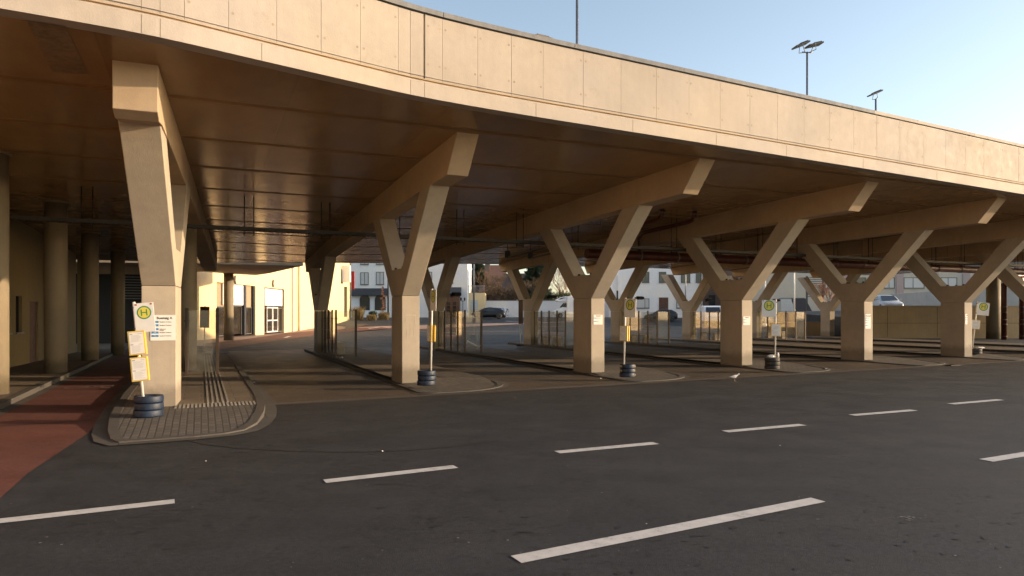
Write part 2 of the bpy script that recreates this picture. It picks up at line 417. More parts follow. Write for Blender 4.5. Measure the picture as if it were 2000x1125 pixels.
# ------------------------------------------------------------ camera, light, sky
cd = bpy.data.cameras.new('camera'); cam = bpy.data.objects.new('camera', cd); col.objects.link(cam)
cam.location = CAM; cam.rotation_euler = (R(90), 0, 0); cd.sensor_width = 36; cd.lens = 36 * F / 2000
cd.shift_y = (HOR - 562.5) / 2000; cd.clip_start = .05; cd.clip_end = 3000; scene.camera = cam
SUN_EL = R(11); SAZ = Vector((1, .0)).normalized()       # horizontal direction towards the sun
sd = bpy.data.lights.new('sun', 'SUN'); sd.energy = 3.0; sd.angle = R(.6); sd.color = (1, .74, .48)
sun = bpy.data.objects.new('sun', sd); col.objects.link(sun)
S = Vector((SAZ.x * math.cos(SUN_EL), SAZ.y * math.cos(SUN_EL), math.sin(SUN_EL)))
sun.rotation_euler = S.to_track_quat('Z', 'Y').to_euler(); sun.location = (60, -10, 40)
w = bpy.data.worlds.new('World'); scene.world = w; w.use_nodes = True
nt = w.node_tree; nt.nodes.clear(); wo = nt.nodes.new('ShaderNodeOutputWorld'); bg = nt.nodes.new('ShaderNodeBackground')
sk = nt.nodes.new('ShaderNodeTexSky'); sk.sky_type = 'NISHITA'; sk.sun_disc = False; sk.sun_elevation = SUN_EL
sk.sun_rotation = math.atan2(SAZ.x, SAZ.y); sk.altitude = 0; sk.air_density = 1.0; sk.dust_density = 1.2; sk.ozone_density = 1.2
hs = nt.nodes.new('ShaderNodeHueSaturation'); hs.inputs['Saturation'].default_value = .8; nt.links.new(sk.outputs[0], hs.inputs['Color']); nt.links.new(hs.outputs[0], bg.inputs[0]); bg.inputs[1].default_value = .15; nt.links.new(bg.outputs[0], wo.inputs[0])
scene.view_settings.view_transform = 'Standard'; scene.view_settings.look = 'None'; scene.view_settings.exposure = EXPO
scene.view_settings.gamma = 1
scene.cycles.max_bounces = 10; scene.cycles.diffuse_bounces = 6; scene.cycles.transparent_max_bounces = 16

# ------------------------------------------------------------ piers layout (front-left shaft corner at ground level)
ROT = R(24.5)
FR = dict(A=(-5.98, 12.15), B=(-2.667, 16.54), C=(2.24, 19.30), D=(7.41, 22.0), E=(12.68, 24.57), F=(17.80, 26.85), G=(23.0, 29.2), H=(28.3, 31.6))
RE = dict(B=(-8.25, 28.9), C=(-3.6, 31.7), D=(1.0, 36.0), E=(6.15, 39.2), F=(11.4, 43.6), G=(16.6, 46.3), H=(22.9, 49.2))
ENDS = dict(B=17.4, C=18.6, D=19.7, E=20.0, F=20.2, G=21.0, H=21.5)
EDGE = [(-14.5, 3.2), (-10.0, 5.55), (-7.6, 6.8), (-5.81, 7.75), (-4.76, 8.34), (-4.2, 8.73), (-3.5, 9.30), (-2.32, 10.25), (-1.6, 10.81), (-.74, 11.36), (.42, 12.02), (1.92, 12.83), (8.2, 16.2), (14.8, 19.8), (24, 24.85), (36, 31.4), (40.5, 33.85)]
def lerp_tab(x, tab):
    if x <= tab[0][0]: return tab[0][1]
    for (x0, y0), (x1, y1) in zip(tab, tab[1:]):
        if x <= x1: return y0 + (y1 - y0) * (x - x0) / (x1 - x0)
    return tab[-1][1]
def to_ad(x, y): return (x * UX.x + y * UX.y, x * VX.x + y * VX.y)
ETAB = [to_ad(*e) for e in EDGE]
BTAB = [(-14, 37), (0, 35.5), (4.43, 33.6), (10.04, 35.2), (15.87, 36.7), (21.73, 37.1), (27.3, 37.2), (33, 38), (60, 39)]
ZTAB = [(-14, 4.1), (0, 4.05), (4.43, 4.05), (10.04, 4.3), (15.87, 4.52), (21.73, 4.58), (27.3, 4.63), (33, 4.7), (60, 4.8)]
def zsof(x, y):
    a, d = to_ad(x, y); d0 = lerp_tab(a, ETAB); d1 = lerp_tab(a, BTAB); t = min(1.05, max(0, (d - d0) / (d1 - d0)))
    return 5.12 - (5.12 - lerp_tab(a, ZTAB)) * (.45 * t + .55 * t * t)

# ------------------------------------------------------------ ground
def ground_grid():
    m = MB(); ys = [-40, -10, 0, 10, 20, 30, 40, 50, 58] + [62 + i * 2 for i in range(20)] + [120, 200, 500, 1500]
    xs = [-900, -300, -100, -60, -30, 0, 30, 60, 100, 300, 900]
    for y in ys:
        for x in xs: m.v.append((x, y, terr(x, y)))
    n = len(xs)
    for j in range(len(ys) - 1):
        for i in range(n - 1):
            m.f.append((j*n+i, j*n+i+1, (j+1)*n+i+1, (j+1)*n+i)); m.m.append(0); m.sm.append(True)
    return m
tag(ground_grid().build('ground', M['asphalt'], norm=False), kind='structure')
def sheet(name, pts, dz, mat, z=None):       # a flat patch just above the terrain
    m = MB(); m.face([(x, y, (terr(x, y) if z is None else z) + dz) for x, y in pts]); return tag(m.build(name, mat, norm=False), kind='structure')
def strip(name, pts, w, dz, mat, kind='structure', z=None):
    m = MB(); P = [Vector(p) for p in pts]; L = []; Rr = []
    for i, p in enumerate(P):
        d = (P[min(i+1, len(P)-1)] - P[max(i-1, 0)]).normalized(); n = Vector((-d.y, d.x)) * w / 2
        L.append(p + n); Rr.append(p - n)
    for i in range(len(P) - 1):
        q = [Rr[i], Rr[i+1], L[i+1], L[i]]
        m.face([(a.x, a.y, (terr(a.x, a.y) if z is None else z) + dz) for a in q])
    return tag(m.build(name, mat, norm=False), kind=kind)
def dgut(a): return 14.0 + (a - 5) * .045
# bus lanes under the deck, worn asphalt with orange light put into its brown
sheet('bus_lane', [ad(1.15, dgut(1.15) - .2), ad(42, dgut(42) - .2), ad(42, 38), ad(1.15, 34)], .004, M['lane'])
sheet('cycle_lane', [ad(-3.25, 40), ad(-3.25, 12.6), ad(-6.5, 11.0), ad(-7.5, 4), ad(-1.75, 4), ad(-1.72, 9), ad(-1.5, 11.6), ad(-1.5, 40)], .004, M['red'])
# seam between the two surfacings of the red lane
strip('lane_seam', [ad(-3.3, 12.9), ad(-2.4, 12.9), ad(-1.6, 13.0)], .05, .008, M['asphalt'])
strip('gutter_strip', [ad(1.2, dgut(1.2)), ad(20, dgut(20)), ad(42, dgut(42))], .22, .009, M['gutter'])
strip('asphalt_seam', [hit(px, py)[:2] for px, py in [(345, 855), (400, 868), (470, 876), (560, 881), (640, 883), (720, 883), (800, 880), (880, 873), (960, 862)]], .035, .005, plain('bitumen', (.02, .019, .018), .6, scale=30, var=.4))
# back: pale plaza, red cycle path, white lines
P_ = lambda L: [hit(x, y)[:2] for x, y in L]
sheet('plaza', P_([(395, 676), (470, 668), (600, 652), (690, 640), (800, 636)]) + [(10, 84), (10, 96), (-30, 96), (-21.5, 60), (-21.5, 42)], .004, M['plaza'])
sheet('cycle_path', P_([(398, 687), (470, 676), (560, 663), (640, 651), (760, 642), (900, 636)]) + P_([(900, 633), (760, 637), (640, 643), (560, 651), (470, 664), (398, 671)]), .010, M['red'])
for k, (a, b) in enumerate([((556, 660), (566, 657)), ((720, 642), (742, 639)), ((640, 648), (655, 646)), ((800, 639), (825, 637.5))]):
    p, q = hit(*a)[:2], hit(*b)[:2]
    strip('road_marking', [p, q], .25, .016, M['paint'])
strip('road_marking', P_([(800, 633.5), (930, 632.5), (1020, 632)]), .3, .012, M['paint'])
strip('road_marking', P_([(880, 626), (1000, 625.5), (1060, 625.5)]), .35, .012, M['paint'])
# lane dashes in front
def dash(p, q, w=.16):
    a, b = Vector(hit(*p)[:2]), Vector(hit(*q)[:2]); strip('road_marking', [tuple(a), tuple(a.lerp(b, .5)), tuple(b)], w, .006, M['paint'])
for p, q in [((-420, 1066), (341, 980)), ((634, 941), (890, 912)), ((1088, 884), (1281, 866)), ((1416, 843.5), (1568, 830)), ((1664, 811.5), (1785, 801.5)), ((1857, 789.5), (1954, 781)), ((2030, 773), (2110, 766)),
             ((1008, 1094), (1598, 977)), ((1926, 900), (2140, 865)), ((-700, 1900), (560, 1190))]: dash(p, q)
# faint bicycle mark on the red lane
m = MB(); bx, by = hit(185, 757)[:2]
for cx in (-.38, .38):
    for i in range(16):
        t0, t1 = i * math.pi / 8, (i + 1) * math.pi / 8
        m.face([(cx + .26*math.cos(t0), .26*math.sin(t0), 0), (cx + .26*math.cos(t1), .26*math.sin(t1), 0), (cx + .21*math.cos(t1), .21*math.sin(t1), 0), (cx + .21*math.cos(t0), .21*math.sin(t0), 0)])
for (x0, y0, x1, y1) in [(-.38, 0, -.15, .42), (-.15, .42, .28, .42), (.38, 0, .24, .55), (-.15, .42, .03, 0), (.03, 0, .28, .42), (-.38, 0, .03, 0), (.15, .58, .34, .55)]:
    d = Vector((x1 - x0, y1 - y0)).normalized(); n = Vector((-d.y, d.x)) * .022
    m.face([(x0 + n.x, y0 + n.y, .0003), (x0 - n.x, y0 - n.y, .0003), (x1 - n.x, y1 - n.y, .0003), (x1 + n.x, y1 + n.y, .0003)])
tag(m.build('road_marking', plain('faded_paint', (.20, .12, .10), .8, var=.3, scale=20), loc=(bx, by, ZR + .012), rz=R(15), norm=False), kind='structure')

# ------------------------------------------------------------ kerbed islands
def arc(c, r, a0, a1, n=8): return [(c[0] + r * math.cos(R(a0 + (a1 - a0) * i / n)), c[1] + r * math.sin(R(a0 + (a1 - a0) * i / n))) for i in range(n + 1)]
def island(a0, a1, d0, d1, rl, rr, slope_front=True, top=0.0, name='platform', mat2=None, dsplit=None, pts=None, flush=1.1, gw=-.14, gn=20):
    # outline in (a,d): ccw, front corners rounded
    if pts is None: pts = arc((a0 + rl, d0 + rl), rl, 180, 270) + arc((a1 - rr, d0 + rr), rr, 270, 360) + arc((a1 - .5, d1 - .5), .5, 0, 90, 5) + arc((a0 + .5, d1 - .5), .5, 90, 180, 5)
    cx, cy = (a0 + a1) / 2, (d0 + d1) / 2
    def inset(k):
        out = []
        n = len(pts)
        for i, (x, y) in enumerate(pts):
            p0, p1 = pts[i - 1], pts[(i + 1) % n]
            t = Vector((p1[0] - p0[0], p1[1] - p0[1])).normalized(); out.append((x - t.y * k, y + t.x * k))
        return out
    def z_k(d):                                   # kerb drops flush at the front tip
        if not slope_front: return top
        t = min(1, max(0, (d - d0 - .1 - flush) / 1.6)); return ZR + .018 + (top - ZR - .018) * t * t * (3 - 2 * t)
    m = MB(); k = MB()
    O = pts; I = inset(.14)
    n = len(O)
    for i in range(n):
        j = (i + 1) % n
        def W(p, z): x, y = ad(*p); return (x, y, z)
        k.face([W(O[i], ZR - .05), W(O[j], ZR - .05), W(O[j], z_k(O[j][1]) + .012), W(O[i], z_k(O[i][1]) + .012)])
        k.face([W(O[i], z_k(O[i][1]) + .012), W(O[j], z_k(O[j][1]) + .012), W(I[j], z_k(I[j][1]) + .012), W(I[i], z_k(I[i][1]) + .012)])
        k.face([W(I[i], z_k(I[i][1]) + .012), W(I[j], z_k(I[j][1]) + .012), W(I[j], ZR), W(I[i], ZR)])
    # paved top, cut into bands across so that it can follow the drop
    ds = sorted(set([min(p[1] for p in I)] + [p[1] for p in I] + [d0 + .1 + flush + i * .16 for i in range(1, 11)] + ([dsplit] if dsplit else []) + [max(p[1] for p in I)]))
    def span(d):
        xs = []
        for i in range(n):
            (xa, ya), (xb, yb) = I[i], I[(i + 1) % n]
            if (ya - d) * (yb - d) <= 0 and abs(ya - yb) > 1e-9: xs.append(xa + (xb - xa) * (d - ya) / (yb - ya))
        return (min(xs), max(xs)) if xs else None
    for e0, e1 in zip(ds, ds[1:]):
        if e1 - e0 < 1e-4: continue
        s0, s1 = span(e0 + 1e-5), span(e1 - 1e-5)
        if not s0 or not s1: continue
        def W(a, d): x, y = ad(a, d); return (x, y, z_k(d))
        m.face([W(s0[0], e0), W(s0[1], e0), W(s1[1], e1), W(s1[0], e1)], 1 if (dsplit and (e0 + e1) / 2 > dsplit) else 0)
    tag(m.build(name, [M['paving'], mat2 or M['slabs']], norm=False), kind='structure')
    tag(k.build('kerb', M['kerb'], norm=False), kind='structure')
    # flat gutter band round the front
    g = MB(); G2 = inset(gw)
    for i in range(0, gn):
        j = i + 1
        if j < n:
            a_, b_, c_, d_ = ad(*G2[i]), ad(*G2[j]), ad(*O[j]), ad(*O[i])
            g.face([(a_[0], a_[1], ZR + .012), (b_[0], b_[1], ZR + .012), (c_[0], c_[1], ZR + .012), (d_[0], d_[1], ZR + .012)])
    tag(g.build('gutter', M['gutter'], norm=False), kind='structure')
nose = [to_ad(*hit(px, py, -.06)[:2]) for px, py in [(262, 752), (244, 772), (226, 798), (214, 822), (210, 842), (216, 855), (232, 861), (300, 856), (380, 850), (440, 844), (478, 837), (502, 826), (515, 811), (518, 797), (513, 780)]]
nose = [(-1.42, 28.0)] + nose + [(1.12, 15.5), (1.12, 29.9)] + arc((.62, 29.9), .5, 10, 90, 5) + arc((-.92, 29.9), .5, 90, 170, 5)
island(-1.42, 1.12, min(p[1] for p in nose), 30.4, 1.0, 1.9, dsplit=13.6, pts=nose, flush=.2, gw=-.2, gn=17)
fk = {}
for k in 'BCDEFGH':
    a, d = to_ad(*FR[k]); ar, dr = to_ad(*RE[k])
    island(a - .12, a + 2.4, dgut(a + 1) + .15, dr + 3.2, .35, 1.7, dsplit=d + 2.0)
# tactile guide strips on the first platform
m = MB()
for i in range(5):
    a = -.18 + i * .085 + .28
    p = [ad(a, 13.75), ad(a + .035, 13.75), ad(a + .035, 30), ad(a, 30)]
    m.prism([p[0], p[1], p[2], p[3]], -.002, .010)
for i in range(22):
    for j in range(4):
        a, d = -.42 + i * .065, 13.2 + j * .125
        m.prism([ad(a, d), ad(a + .035, d), ad(a + .035, d + .09), ad(a, d + .09)], -.004, .010)
tag(m.build('tactile_paving', M['tactile']), kind='structure')
# left pavement along the yellow wall
m = MB(); k = MB()
pa = [ad(-3.45, 60), ad(-9, 60), ad(-9, 12.2), ad(-4.5, 12.2), ad(-3.8, 12.6), ad(-3.45, 13.4)]
m.prism(pa, ZR, .0)
k.prism([ad(-3.30, 60), ad(-3.448, 60), ad(-3.448, 13.4), ad(-3.8, 12.55), ad(-3.7, 12.4), ad(-3.30, 13.3)], ZR - .05, .012)
tag(m.build('pavement', M['slabs']), kind='structure'); tag(k.build('kerb', M['kerb']), kind='structure')
strip('gutter', [ad(-3.2, 13), ad(-3.2, 40)], .18, .010, M['gutter'])

# ------------------------------------------------------------ deck
deck = thing('bridge_deck', (0, 0, 0), 0, 'long cream concrete elevated deck with panelled parapet, spanning the whole bus station', 'elevated deck')
edge = []                                     # refined edge with smoothing
def crom(p0, p1, p2, p3, t):
    return tuple(.5 * ((2*p1[i]) + (-p0[i] + p2[i]) * t + (2*p0[i] - 5*p1[i] + 4*p2[i] - p3[i]) * t*t + (-p0[i] + 3*p1[i] - 3*p2[i] + p3[i]) * t**3) for i in (0, 1))
for i in range(len(EDGE) - 1):
    p0 = EDGE[max(i-1, 0)]; p1 = EDGE[i]; p2 = EDGE[i+1]; p3 = EDGE[min(i+2, len(EDGE)-1)]
    L = math.dist(p1, p2); k = max(2, int(L / .4))
    for j in range(k): edge.append(crom(p0, p1, p2, p3, j / k))
edge.append(EDGE[-1])
ETAB = [to_ad(*e) for e in edge]
m = MB(); NT_ = 30; rows = []
for (x, y) in edge:
    a, d0 = to_ad(x, y); d1 = lerp_tab(a, BTAB); row = []
    for j in range(NT_ + 1):
        d = d0 + (d1 - d0) * j / NT_; X, Y = ad(a, d); row.append((X, Y, zsof(X, Y)))
    rows.append(row)
n = NT_ + 1
for r in rows: m.v += r
for i in range(len(rows) - 1):
    for j in range(NT_):
        m.f.append((i*n+j, (i+1)*n+j, (i+1)*n+j+1, i*n+j+1)); m.m.append(0); m.sm.append(True)
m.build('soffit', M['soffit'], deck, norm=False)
# slab top and back edge
m = MB()
for i in range(len(rows) - 1):
    a_, b_, c_, d_ = rows[i][0], rows[i+1][0], rows[i+1][-1], rows[i][-1]
    m.face([(a_[0], a_[1], 5.45), (b_[0], b_[1], 5.45), (c_[0], c_[1], 5.3), (d_[0], d_[1], 5.3)])
    m.face([(c_[0], c_[1], c_[2] - .001), (d_[0], d_[1], d_[2] - .001), (d_[0], d_[1], 6.3), (c_[0], c_[1], 6.3)], 1)
m.build('roadway_slab', [M['ramp'], M['beam']], deck)
def offs(k):                                   # edge polyline shifted outward (to the street) by k
    out = []
    for i, p in enumerate(edge):
        q0, q1 = edge[max(i-1, 0)], edge[min(i+1, len(edge)-1)]
        t = Vector((q1[0]-q0[0], q1[1]-q0[1])).normalized(); out.append((p[0] + t.y * k, p[1] - t.x * k))
    return out
def band(m, k0, z0, k1, z1, mi=0):
    A, B = offs(k0), offs(k1)
    for i in range(len(edge) - 1): m.face([(A[i][0], A[i][1], z0), (A[i+1][0], A[i+1][1], z0), (B[i+1][0], B[i+1][1], z1), (B[i][0], B[i][1], z1)], mi)
m = MB()
prof = [(-.25, 5.115), (0, 5.115), (0, 5.355), (-.015, 5.375), (-.05, 5.38)]
for (k0, z0), (k1, z1) in zip(prof, prof[1:]): band(m, k0, z0, k1, z1)
m.build('edge_beam', M['fascia_low'], deck, norm=False)
m = MB()
for (k0, z0), (k1, z1) in zip([(-.05, 5.375), (-.05, 5.40), (-.02, 5.405), (-.02, 5.42), (-.045, 5.425), (-.045, 6.47)], [(-.05, 5.40), (-.02, 5.405), (-.02, 5.42), (-.045, 5.425), (-.045, 6.47), (-.30, 6.47)]): band(m, k0, z0, k1, z1)
band(m, -.30, 6.47, -.30, 5.40)
band(m, -.028, 6.452, -.028, 6.474, 1)  # black strip put in for the shadow gap under the coping
m.build('parapet_backing', [M['beam'], M['black']], deck, norm=False)
# parapet facing panels between narrow joints, with formwork tie holes
cum = [0]
for p, q in zip(edge, edge[1:]): cum.append(cum[-1] + math.dist(p, q))
def at_len(s, k=0.0):
    s = min(max(s, 0), cum[-1] - 1e-6)
    lo, hi = 0, len(cum) - 1
    while hi - lo > 1:
        md = (lo + hi) // 2
        if cum[md] <= s: lo = md
        else: hi = md
    f = (s - cum[lo]) / (cum[lo+1] - cum[lo]); p, q = edge[lo], edge[lo+1]
    t = Vector((q[0]-p[0], q[1]-p[1])).normalized()
    return (p[0] + (q[0]-p[0])*f + t.y * k, p[1] + (q[1]-p[1])*f - t.x * k)
def len_at_px(px):
    best = min(range(len(edge)), key=lambda i: abs(edge[i][0] / edge[i][1] * F + 1000 - px) if edge[i][1] > 2 else 1e9)
    b = best
    for j in (max(b-1, 0), b):
        if j + 1 < len(edge):
            xa = edge[j][0] / edge[j][1] * F + 1000; xb = edge[j+1][0] / edge[j+1][1] * F + 1000
            if xa <= px <= xb: return cum[j] + (cum[j+1] - cum[j]) * (px - xa) / (xb - xa)
    return cum[b]
JP = [276, 313, 361, 447, 541, 628, 705, 779, 802.5, 828, 831, 865, 934, 1000, 1062, 1140, 1214, 1283, 1347, 1408, 1466, 1520, 1572, 1622, 1669, 1714]
js = [len_at_px(p) for p in JP]
s = js[0]
while s > 1: s -= .82; js.insert(0, s)
s = js[-1]
while s < cum[-1] - 1: s += 1.0 if random.Random(int(s*10)).random() > .5 else .92; js.append(s)
m = MB(); rr = random.Random(4)
s_exp = (len_at_px(828), len_at_px(831))
for i in range(len(js) - 1):
    a, b = js[i] + .0026, js[i+1] - .0026
    if abs(js[i] - s_exp[0]) < .01: continue                 # open expansion joint
    k = max(1, int((b - a) / .4)); pr = rr.choice([-.020, -.018, -.019]); ztop = 6.45; zb = 5.42
    for j in range(k):
        s0, s1 = a + (b-a)*j/k, a + (b-a)*(j+1)/k
        p0, p1, q0, q1 = at_len(s0, pr), at_len(s1, pr), at_len(s0, -.05), at_len(s1, -.05)
        m.hexa([(*p0, zb), (*p1, zb), (*q1, zb), (*q0, zb), (*p0, ztop), (*p1, ztop), (*q1, ztop), (*q0, ztop)])
    for s_, on in ((a + .05, rr.random() > .25), (b - .05, rr.random() > .35)):
        if not on or b - a < .3: continue
        for z in (5.66, 6.28):
            c = at_len(s_, pr); c2 = at_len(s_, pr + .0025); d = (Vector(c2) - Vector(c)).normalized(); t = Vector((-d.y, d.x)); rad = .019
            ring = [(c2[0] + t.x*rad*math.cos(q*math.pi/5), c2[1] + t.y*rad*math.cos(q*math.pi/5), z + rad*math.sin(q*math.pi/5)) for q in range(10)]
            m.face(ring, 1)
m.build('parapet', [M['fascia'], plain('tie_hole', (.31, .25, .19), .8, var=.3)], deck)
m = MB(); A, B, C_ = offs(.012), offs(-.34), None
seg = [len_at_px(p) for p in (802, 934, 1174, 1385, 1558)]
s = 0.0; cuts = []
while s < cum[-1]: cuts.append(s); s += 2.6
for i in range(len(cuts) - 1):
    a, b = cuts[i] + .005, cuts[i+1] - .005; k = 6
    for j in range(k):
        s0, s1 = a + (b-a)*j/k, a + (b-a)*(j+1)/k
        p0, p1, q0, q1 = at_len(s0, .012), at_len(s1, .012), at_len(s0, -.34), at_len(s1, -.34)
        m.hexa([(*p0, 6.475), (*p1, 6.475), (*q1, 6.475), (*q0, 6.475), (*p0, 6.555), (*p1, 6.555), (*q1, 6.57), (*q0, 6.57)], 1 if p0[0] > 8.6 else 0)
m.build('coping', [M['coping'], M['fascia']], deck)
m = MB()
for px in (276, 313, 511, 802, 829, 1047, 1236, 1399, 1536, 1686, 1830):
    m = MB(); s_ = len_at_px(px); p0, p1, q0, q1 = at_len(s_ - .004, .0015), at_len(s_ + .004, .0015), at_len(s_ - .004, -.003), at_len(s_ + .004, -.003)
    m.hexa([(*p0, 5.118), (*p1, 5.118), (*q1, 5.118), (*q0, 5.118), (*p0, 5.352), (*p1, 5.352), (*q1, 5.352), (*q0, 5.352)])
    m.build('edge_joint', M['edge_joint'], deck)
# darker board-marked patch near the left end
m = MB()
pp = [(52, 45), (128, 56), (172, 145), (102, 140)]
pts = []
for px, py in pp:
    Y = F * 3.43 / (HOR - py); pts.append(((px - 1000) / F * Y, Y))
m.face([(x, y, zsof(x, y) - .006) for x, y in pts]); m.build('board_patch', concrete('patch_concrete', (.25, .165, .09), streak=.5).m, deck, norm=False)
# lower canopy continuing to the back left
can = thing('canopy_slab', (0, 0, 0), 0, 'pale low concrete canopy slab on a round column in front of the cream hall', 'canopy')
def cz(px, py, z):
    Y = F * (z - 1.65) / (HOR - py); return ((px - 1000) / F * Y, Y)
cp = [(-16.5, 35.6), cz(592, 519, 4.25), cz(560, 526, 4.25), cz(525, 534, 4.25), cz(500, 537.5, 4.25), cz(455, 535, 4.25), cz(398, 531, 4.25), (-26, 44), (-26, 34)]
m = MB(); m.prism(cp, 4.25, 5.0); m.build('slab', [M['beam']], can)

# ------------------------------------------------------------ Y piers and beams
def ypier(P, rz, Lb, zj, ztf, ztr, x0=0.0, x1=.44, name='y_pier', label='', rough_top=.12, flip=False):
    o = thing(name, (P[0], P[1], 0), rz, label, 'concrete pier', 'y-shaped concrete piers under the deck')
    s = MB(); s.box(x0, x1, 0, Lb, -.12, zj - .006); s.build('shaft', M['pier'], o, bevel=.012)
    zc = zj + .67; k = 1.018
    rf = (ztf - zj) / k; rb = (ztr - zj) / k; w = .77
    poly = [(0, zj), (Lb, zj), (Lb + rb, ztr), (Lb + rb - w, ztr), (Lb - .02, zc), (.02, zc), (-rf + w, ztf), (-rf, ztf)]
    f = MB(); f.xprism(poly, x0 + .001, x1 - .001); f.build('fork', M['pier'], o, bevel=.012)
    nb = 6
    for i in range(nb):
        y = .08 + (Lb - .16) * i / (nb - 1)
        if (i * 7) % 5 != 4:
            b = MB(); b.lathe([(.001, zc + .055), (.03, zc + .05), (.038, zc + .02), (.03, zc - .005)], 8, (x0 + .05 + (i % 2) * .3, y, 0))
            b.build('stud', M['black'], o)
    return o
def beam(P, rz, s0, s1, x0, x1, label, cham=.62, front_vert=False, jf=.64, jb=.46):
    o = thing('roof_beam', (P[0], P[1], 0), rz, label, 'concrete beam', 'sloping beams across the deck underside')
    ux = Vector((math.cos(rz), math.sin(rz))); vx = Vector((-ux.y, ux.x))
    def zz(y): q = Vector(P) + vx * y; return zsof(q.x, q.y)
    def dep(y): t = (y + 4.6) / 25; return .69 + (.47 - .69) * min(1, max(0, t))
    N = 14; top = []; bot = []
    ys = [-s0 + (s1 + s0) * i / N for i in range(N + 1)]
    for y in ys: top.append((y, zz(y) + .03))
    yb = [-s0 + cham + (s1 + s0 - cham - .35) * i / N for i in range(N + 1)]
    for y in yb: bot.append((y, zz(y) - dep(y)))
    if front_vert: bot = [(-s0, zz(-s0) - dep(-s0) + .02), (-s0 + .22, zz(-s0) - dep(-s0) - .06)] + [q for q in bot if q[0] > -s0 + .4]
    m = MB(); m.xprism(bot + list(reversed(top)), x0 - .004, x1 + .004)
    b = m.build('beam_body', M['beam'], o, bevel=.012)
    j = MB()
    for y in (s1 * .22, s1 * .68):
        for x in (x0 - .0045, x1 + .0045):
            j.box(min(x, x - .0012), max(x, x + .0012), y - .006, y + .006, zz(y) - dep(y) + .01, zz(y) - .002)
    j.build('joint', plain('joint_dark', (.09, .06, .04), .9), b)
    return o, (lambda y: zz(y) - dep(y))
ORD = {'A': 'nearest', 'B': 'second', 'C': 'third', 'D': 'fourth', 'E': 'fifth', 'F': 'sixth', 'G': 'seventh', 'H': 'eighth'}
plabel = {'A': 'broad nearest Y-shaped pier on the paved tip, blue and white platform poster on its shaft',
 'B': 'Y-shaped pier with a taped rectangle outline instead of a poster, beside blue painted tyres',
 'C': 'Y-shaped pier in mid picture with a small two-route poster, nearest the striped blue tyre stack',
 'D': 'Y-shaped pier with small two-route poster beside the black tyre stack topped by a white bag',
 'E': 'Y-shaped pier carrying the tall narrow four-route poster, no bus stop sign beside it',
 'F': 'front row Y-shaped pier beside the tilted bus stop sign at the right',
 'G': 'rightmost front Y-shaped pier, only its sloping rear arm inside the photo',
 'H': 'front row pier beyond the right edge of the photo'}
blabel = {'B': 'deck beam resting on the pier with the taped rectangle outline', 'C': 'deck beam ending over the mid picture pier with the two-route poster', 'D': 'deck beam on the pier beside the black tyres with the white bag',
 'E': 'deck beam on the pier with the tall four-route poster', 'F': 'deck beam on the pier beside the tilted bus stop sign', 'G': 'deck beam running off the right edge of the photo', 'H': 'deck beam beyond the right edge'}
rlabel = {'B': 'rear Y-shaped pier at the glass screen left of the taped-outline pier', 'C': 'rear Y-shaped pier just right of the taped-outline pier, behind its bus stop sign', 'D': 'rear Y-shaped pier with the parked black car seen to its left',
 'E': 'rear Y-shaped pier in front of the white house with brown door', 'F': 'rear Y-shaped pier with a sunlit patch on its arm, seen beneath the fourth front pier',
 'G': 'rear Y-shaped pier behind the glass screens just right of the fourth front pier', 'H': 'rearmost Y-shaped pier in front of the slatted stair'}
for k in 'BCDEFG':
    P, Q = FR[k], RE[k]; dirv = Vector((Q[0] - P[0], Q[1] - P[1])); rz = math.atan2(-dirv.x, dirv.y)
    s0 = 3.98 if k == 'B' else 4.58
    bo, zb = beam(P, rz, s0, ENDS[k], 0, .44, blabel[k])
    ypier(P, rz, 1.0, 2.08, zb(-2.0) + .1, zb(3.0) + .1, label=plabel[k])
    L = dirv.length; zj = {'B': 1.76, 'C': 1.75, 'D': 1.76, 'E': 1.77, 'F': 1.78, 'G': 1.79}[k]
    ypier(Q, rz, .9, zj, zb(L - 1.6) + .1, zb(L + 2.6) + .1, label=rlabel[k])
dirv = Vector((RE['H'][0] - FR['H'][0], RE['H'][1] - FR['H'][1])); rz = math.atan2(-dirv.x, dirv.y)
bo, zb = beam(FR['H'], rz, 4.5, ENDS['H'] - 1, 0, .44, blabel['H'])
ypier(RE['H'], rz, .9, 1.79, zb(dirv.length - 1.6) + .1, zb(dirv.length + 2.4) + .1, label=rlabel['H'])
bo, zb = beam(FR["A"], R(21.6), 2.86, 21.5, -.55, 0, 'broad deck beam over the nearest pier, running back above the first platform', front_vert=True)
pA = ypier(FR['A'], R(21), .95, 2.14, zb(-2.2) + .06, zb(3.0) + .1, x0=-.55, x1=0, label=plabel['A'])

# round columns
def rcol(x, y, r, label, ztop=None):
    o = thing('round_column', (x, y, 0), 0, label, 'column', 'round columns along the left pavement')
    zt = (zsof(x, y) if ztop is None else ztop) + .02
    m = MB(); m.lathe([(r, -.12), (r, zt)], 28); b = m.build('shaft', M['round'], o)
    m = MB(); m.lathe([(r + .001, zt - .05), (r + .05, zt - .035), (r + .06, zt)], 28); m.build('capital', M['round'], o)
rcol(-10.62, 13.95, .28, 'round column cut off by the left edge of the photo')
rcol(-12.7, 19.0, .28, 'round column on the left pavement just right of the two narrow windows')
rcol(-14.9, 24.1, .27, 'middle round column of the left pavement between two others')
rcol(-16.4, 28.4, .26, 'farthest round column on the left pavement, beside the dark louvre')
rcol(-9.62, 20.2, .27, 'round column standing right behind the nearest pier, by the glass screen')
rcol(-18.35, 44.2, .30, 'half sunlit round column in front of the cream hall doors', 4.25)
rcol(33.0, 46.8, .42, 'round column between dark red downpipes at the far right', 4.7)
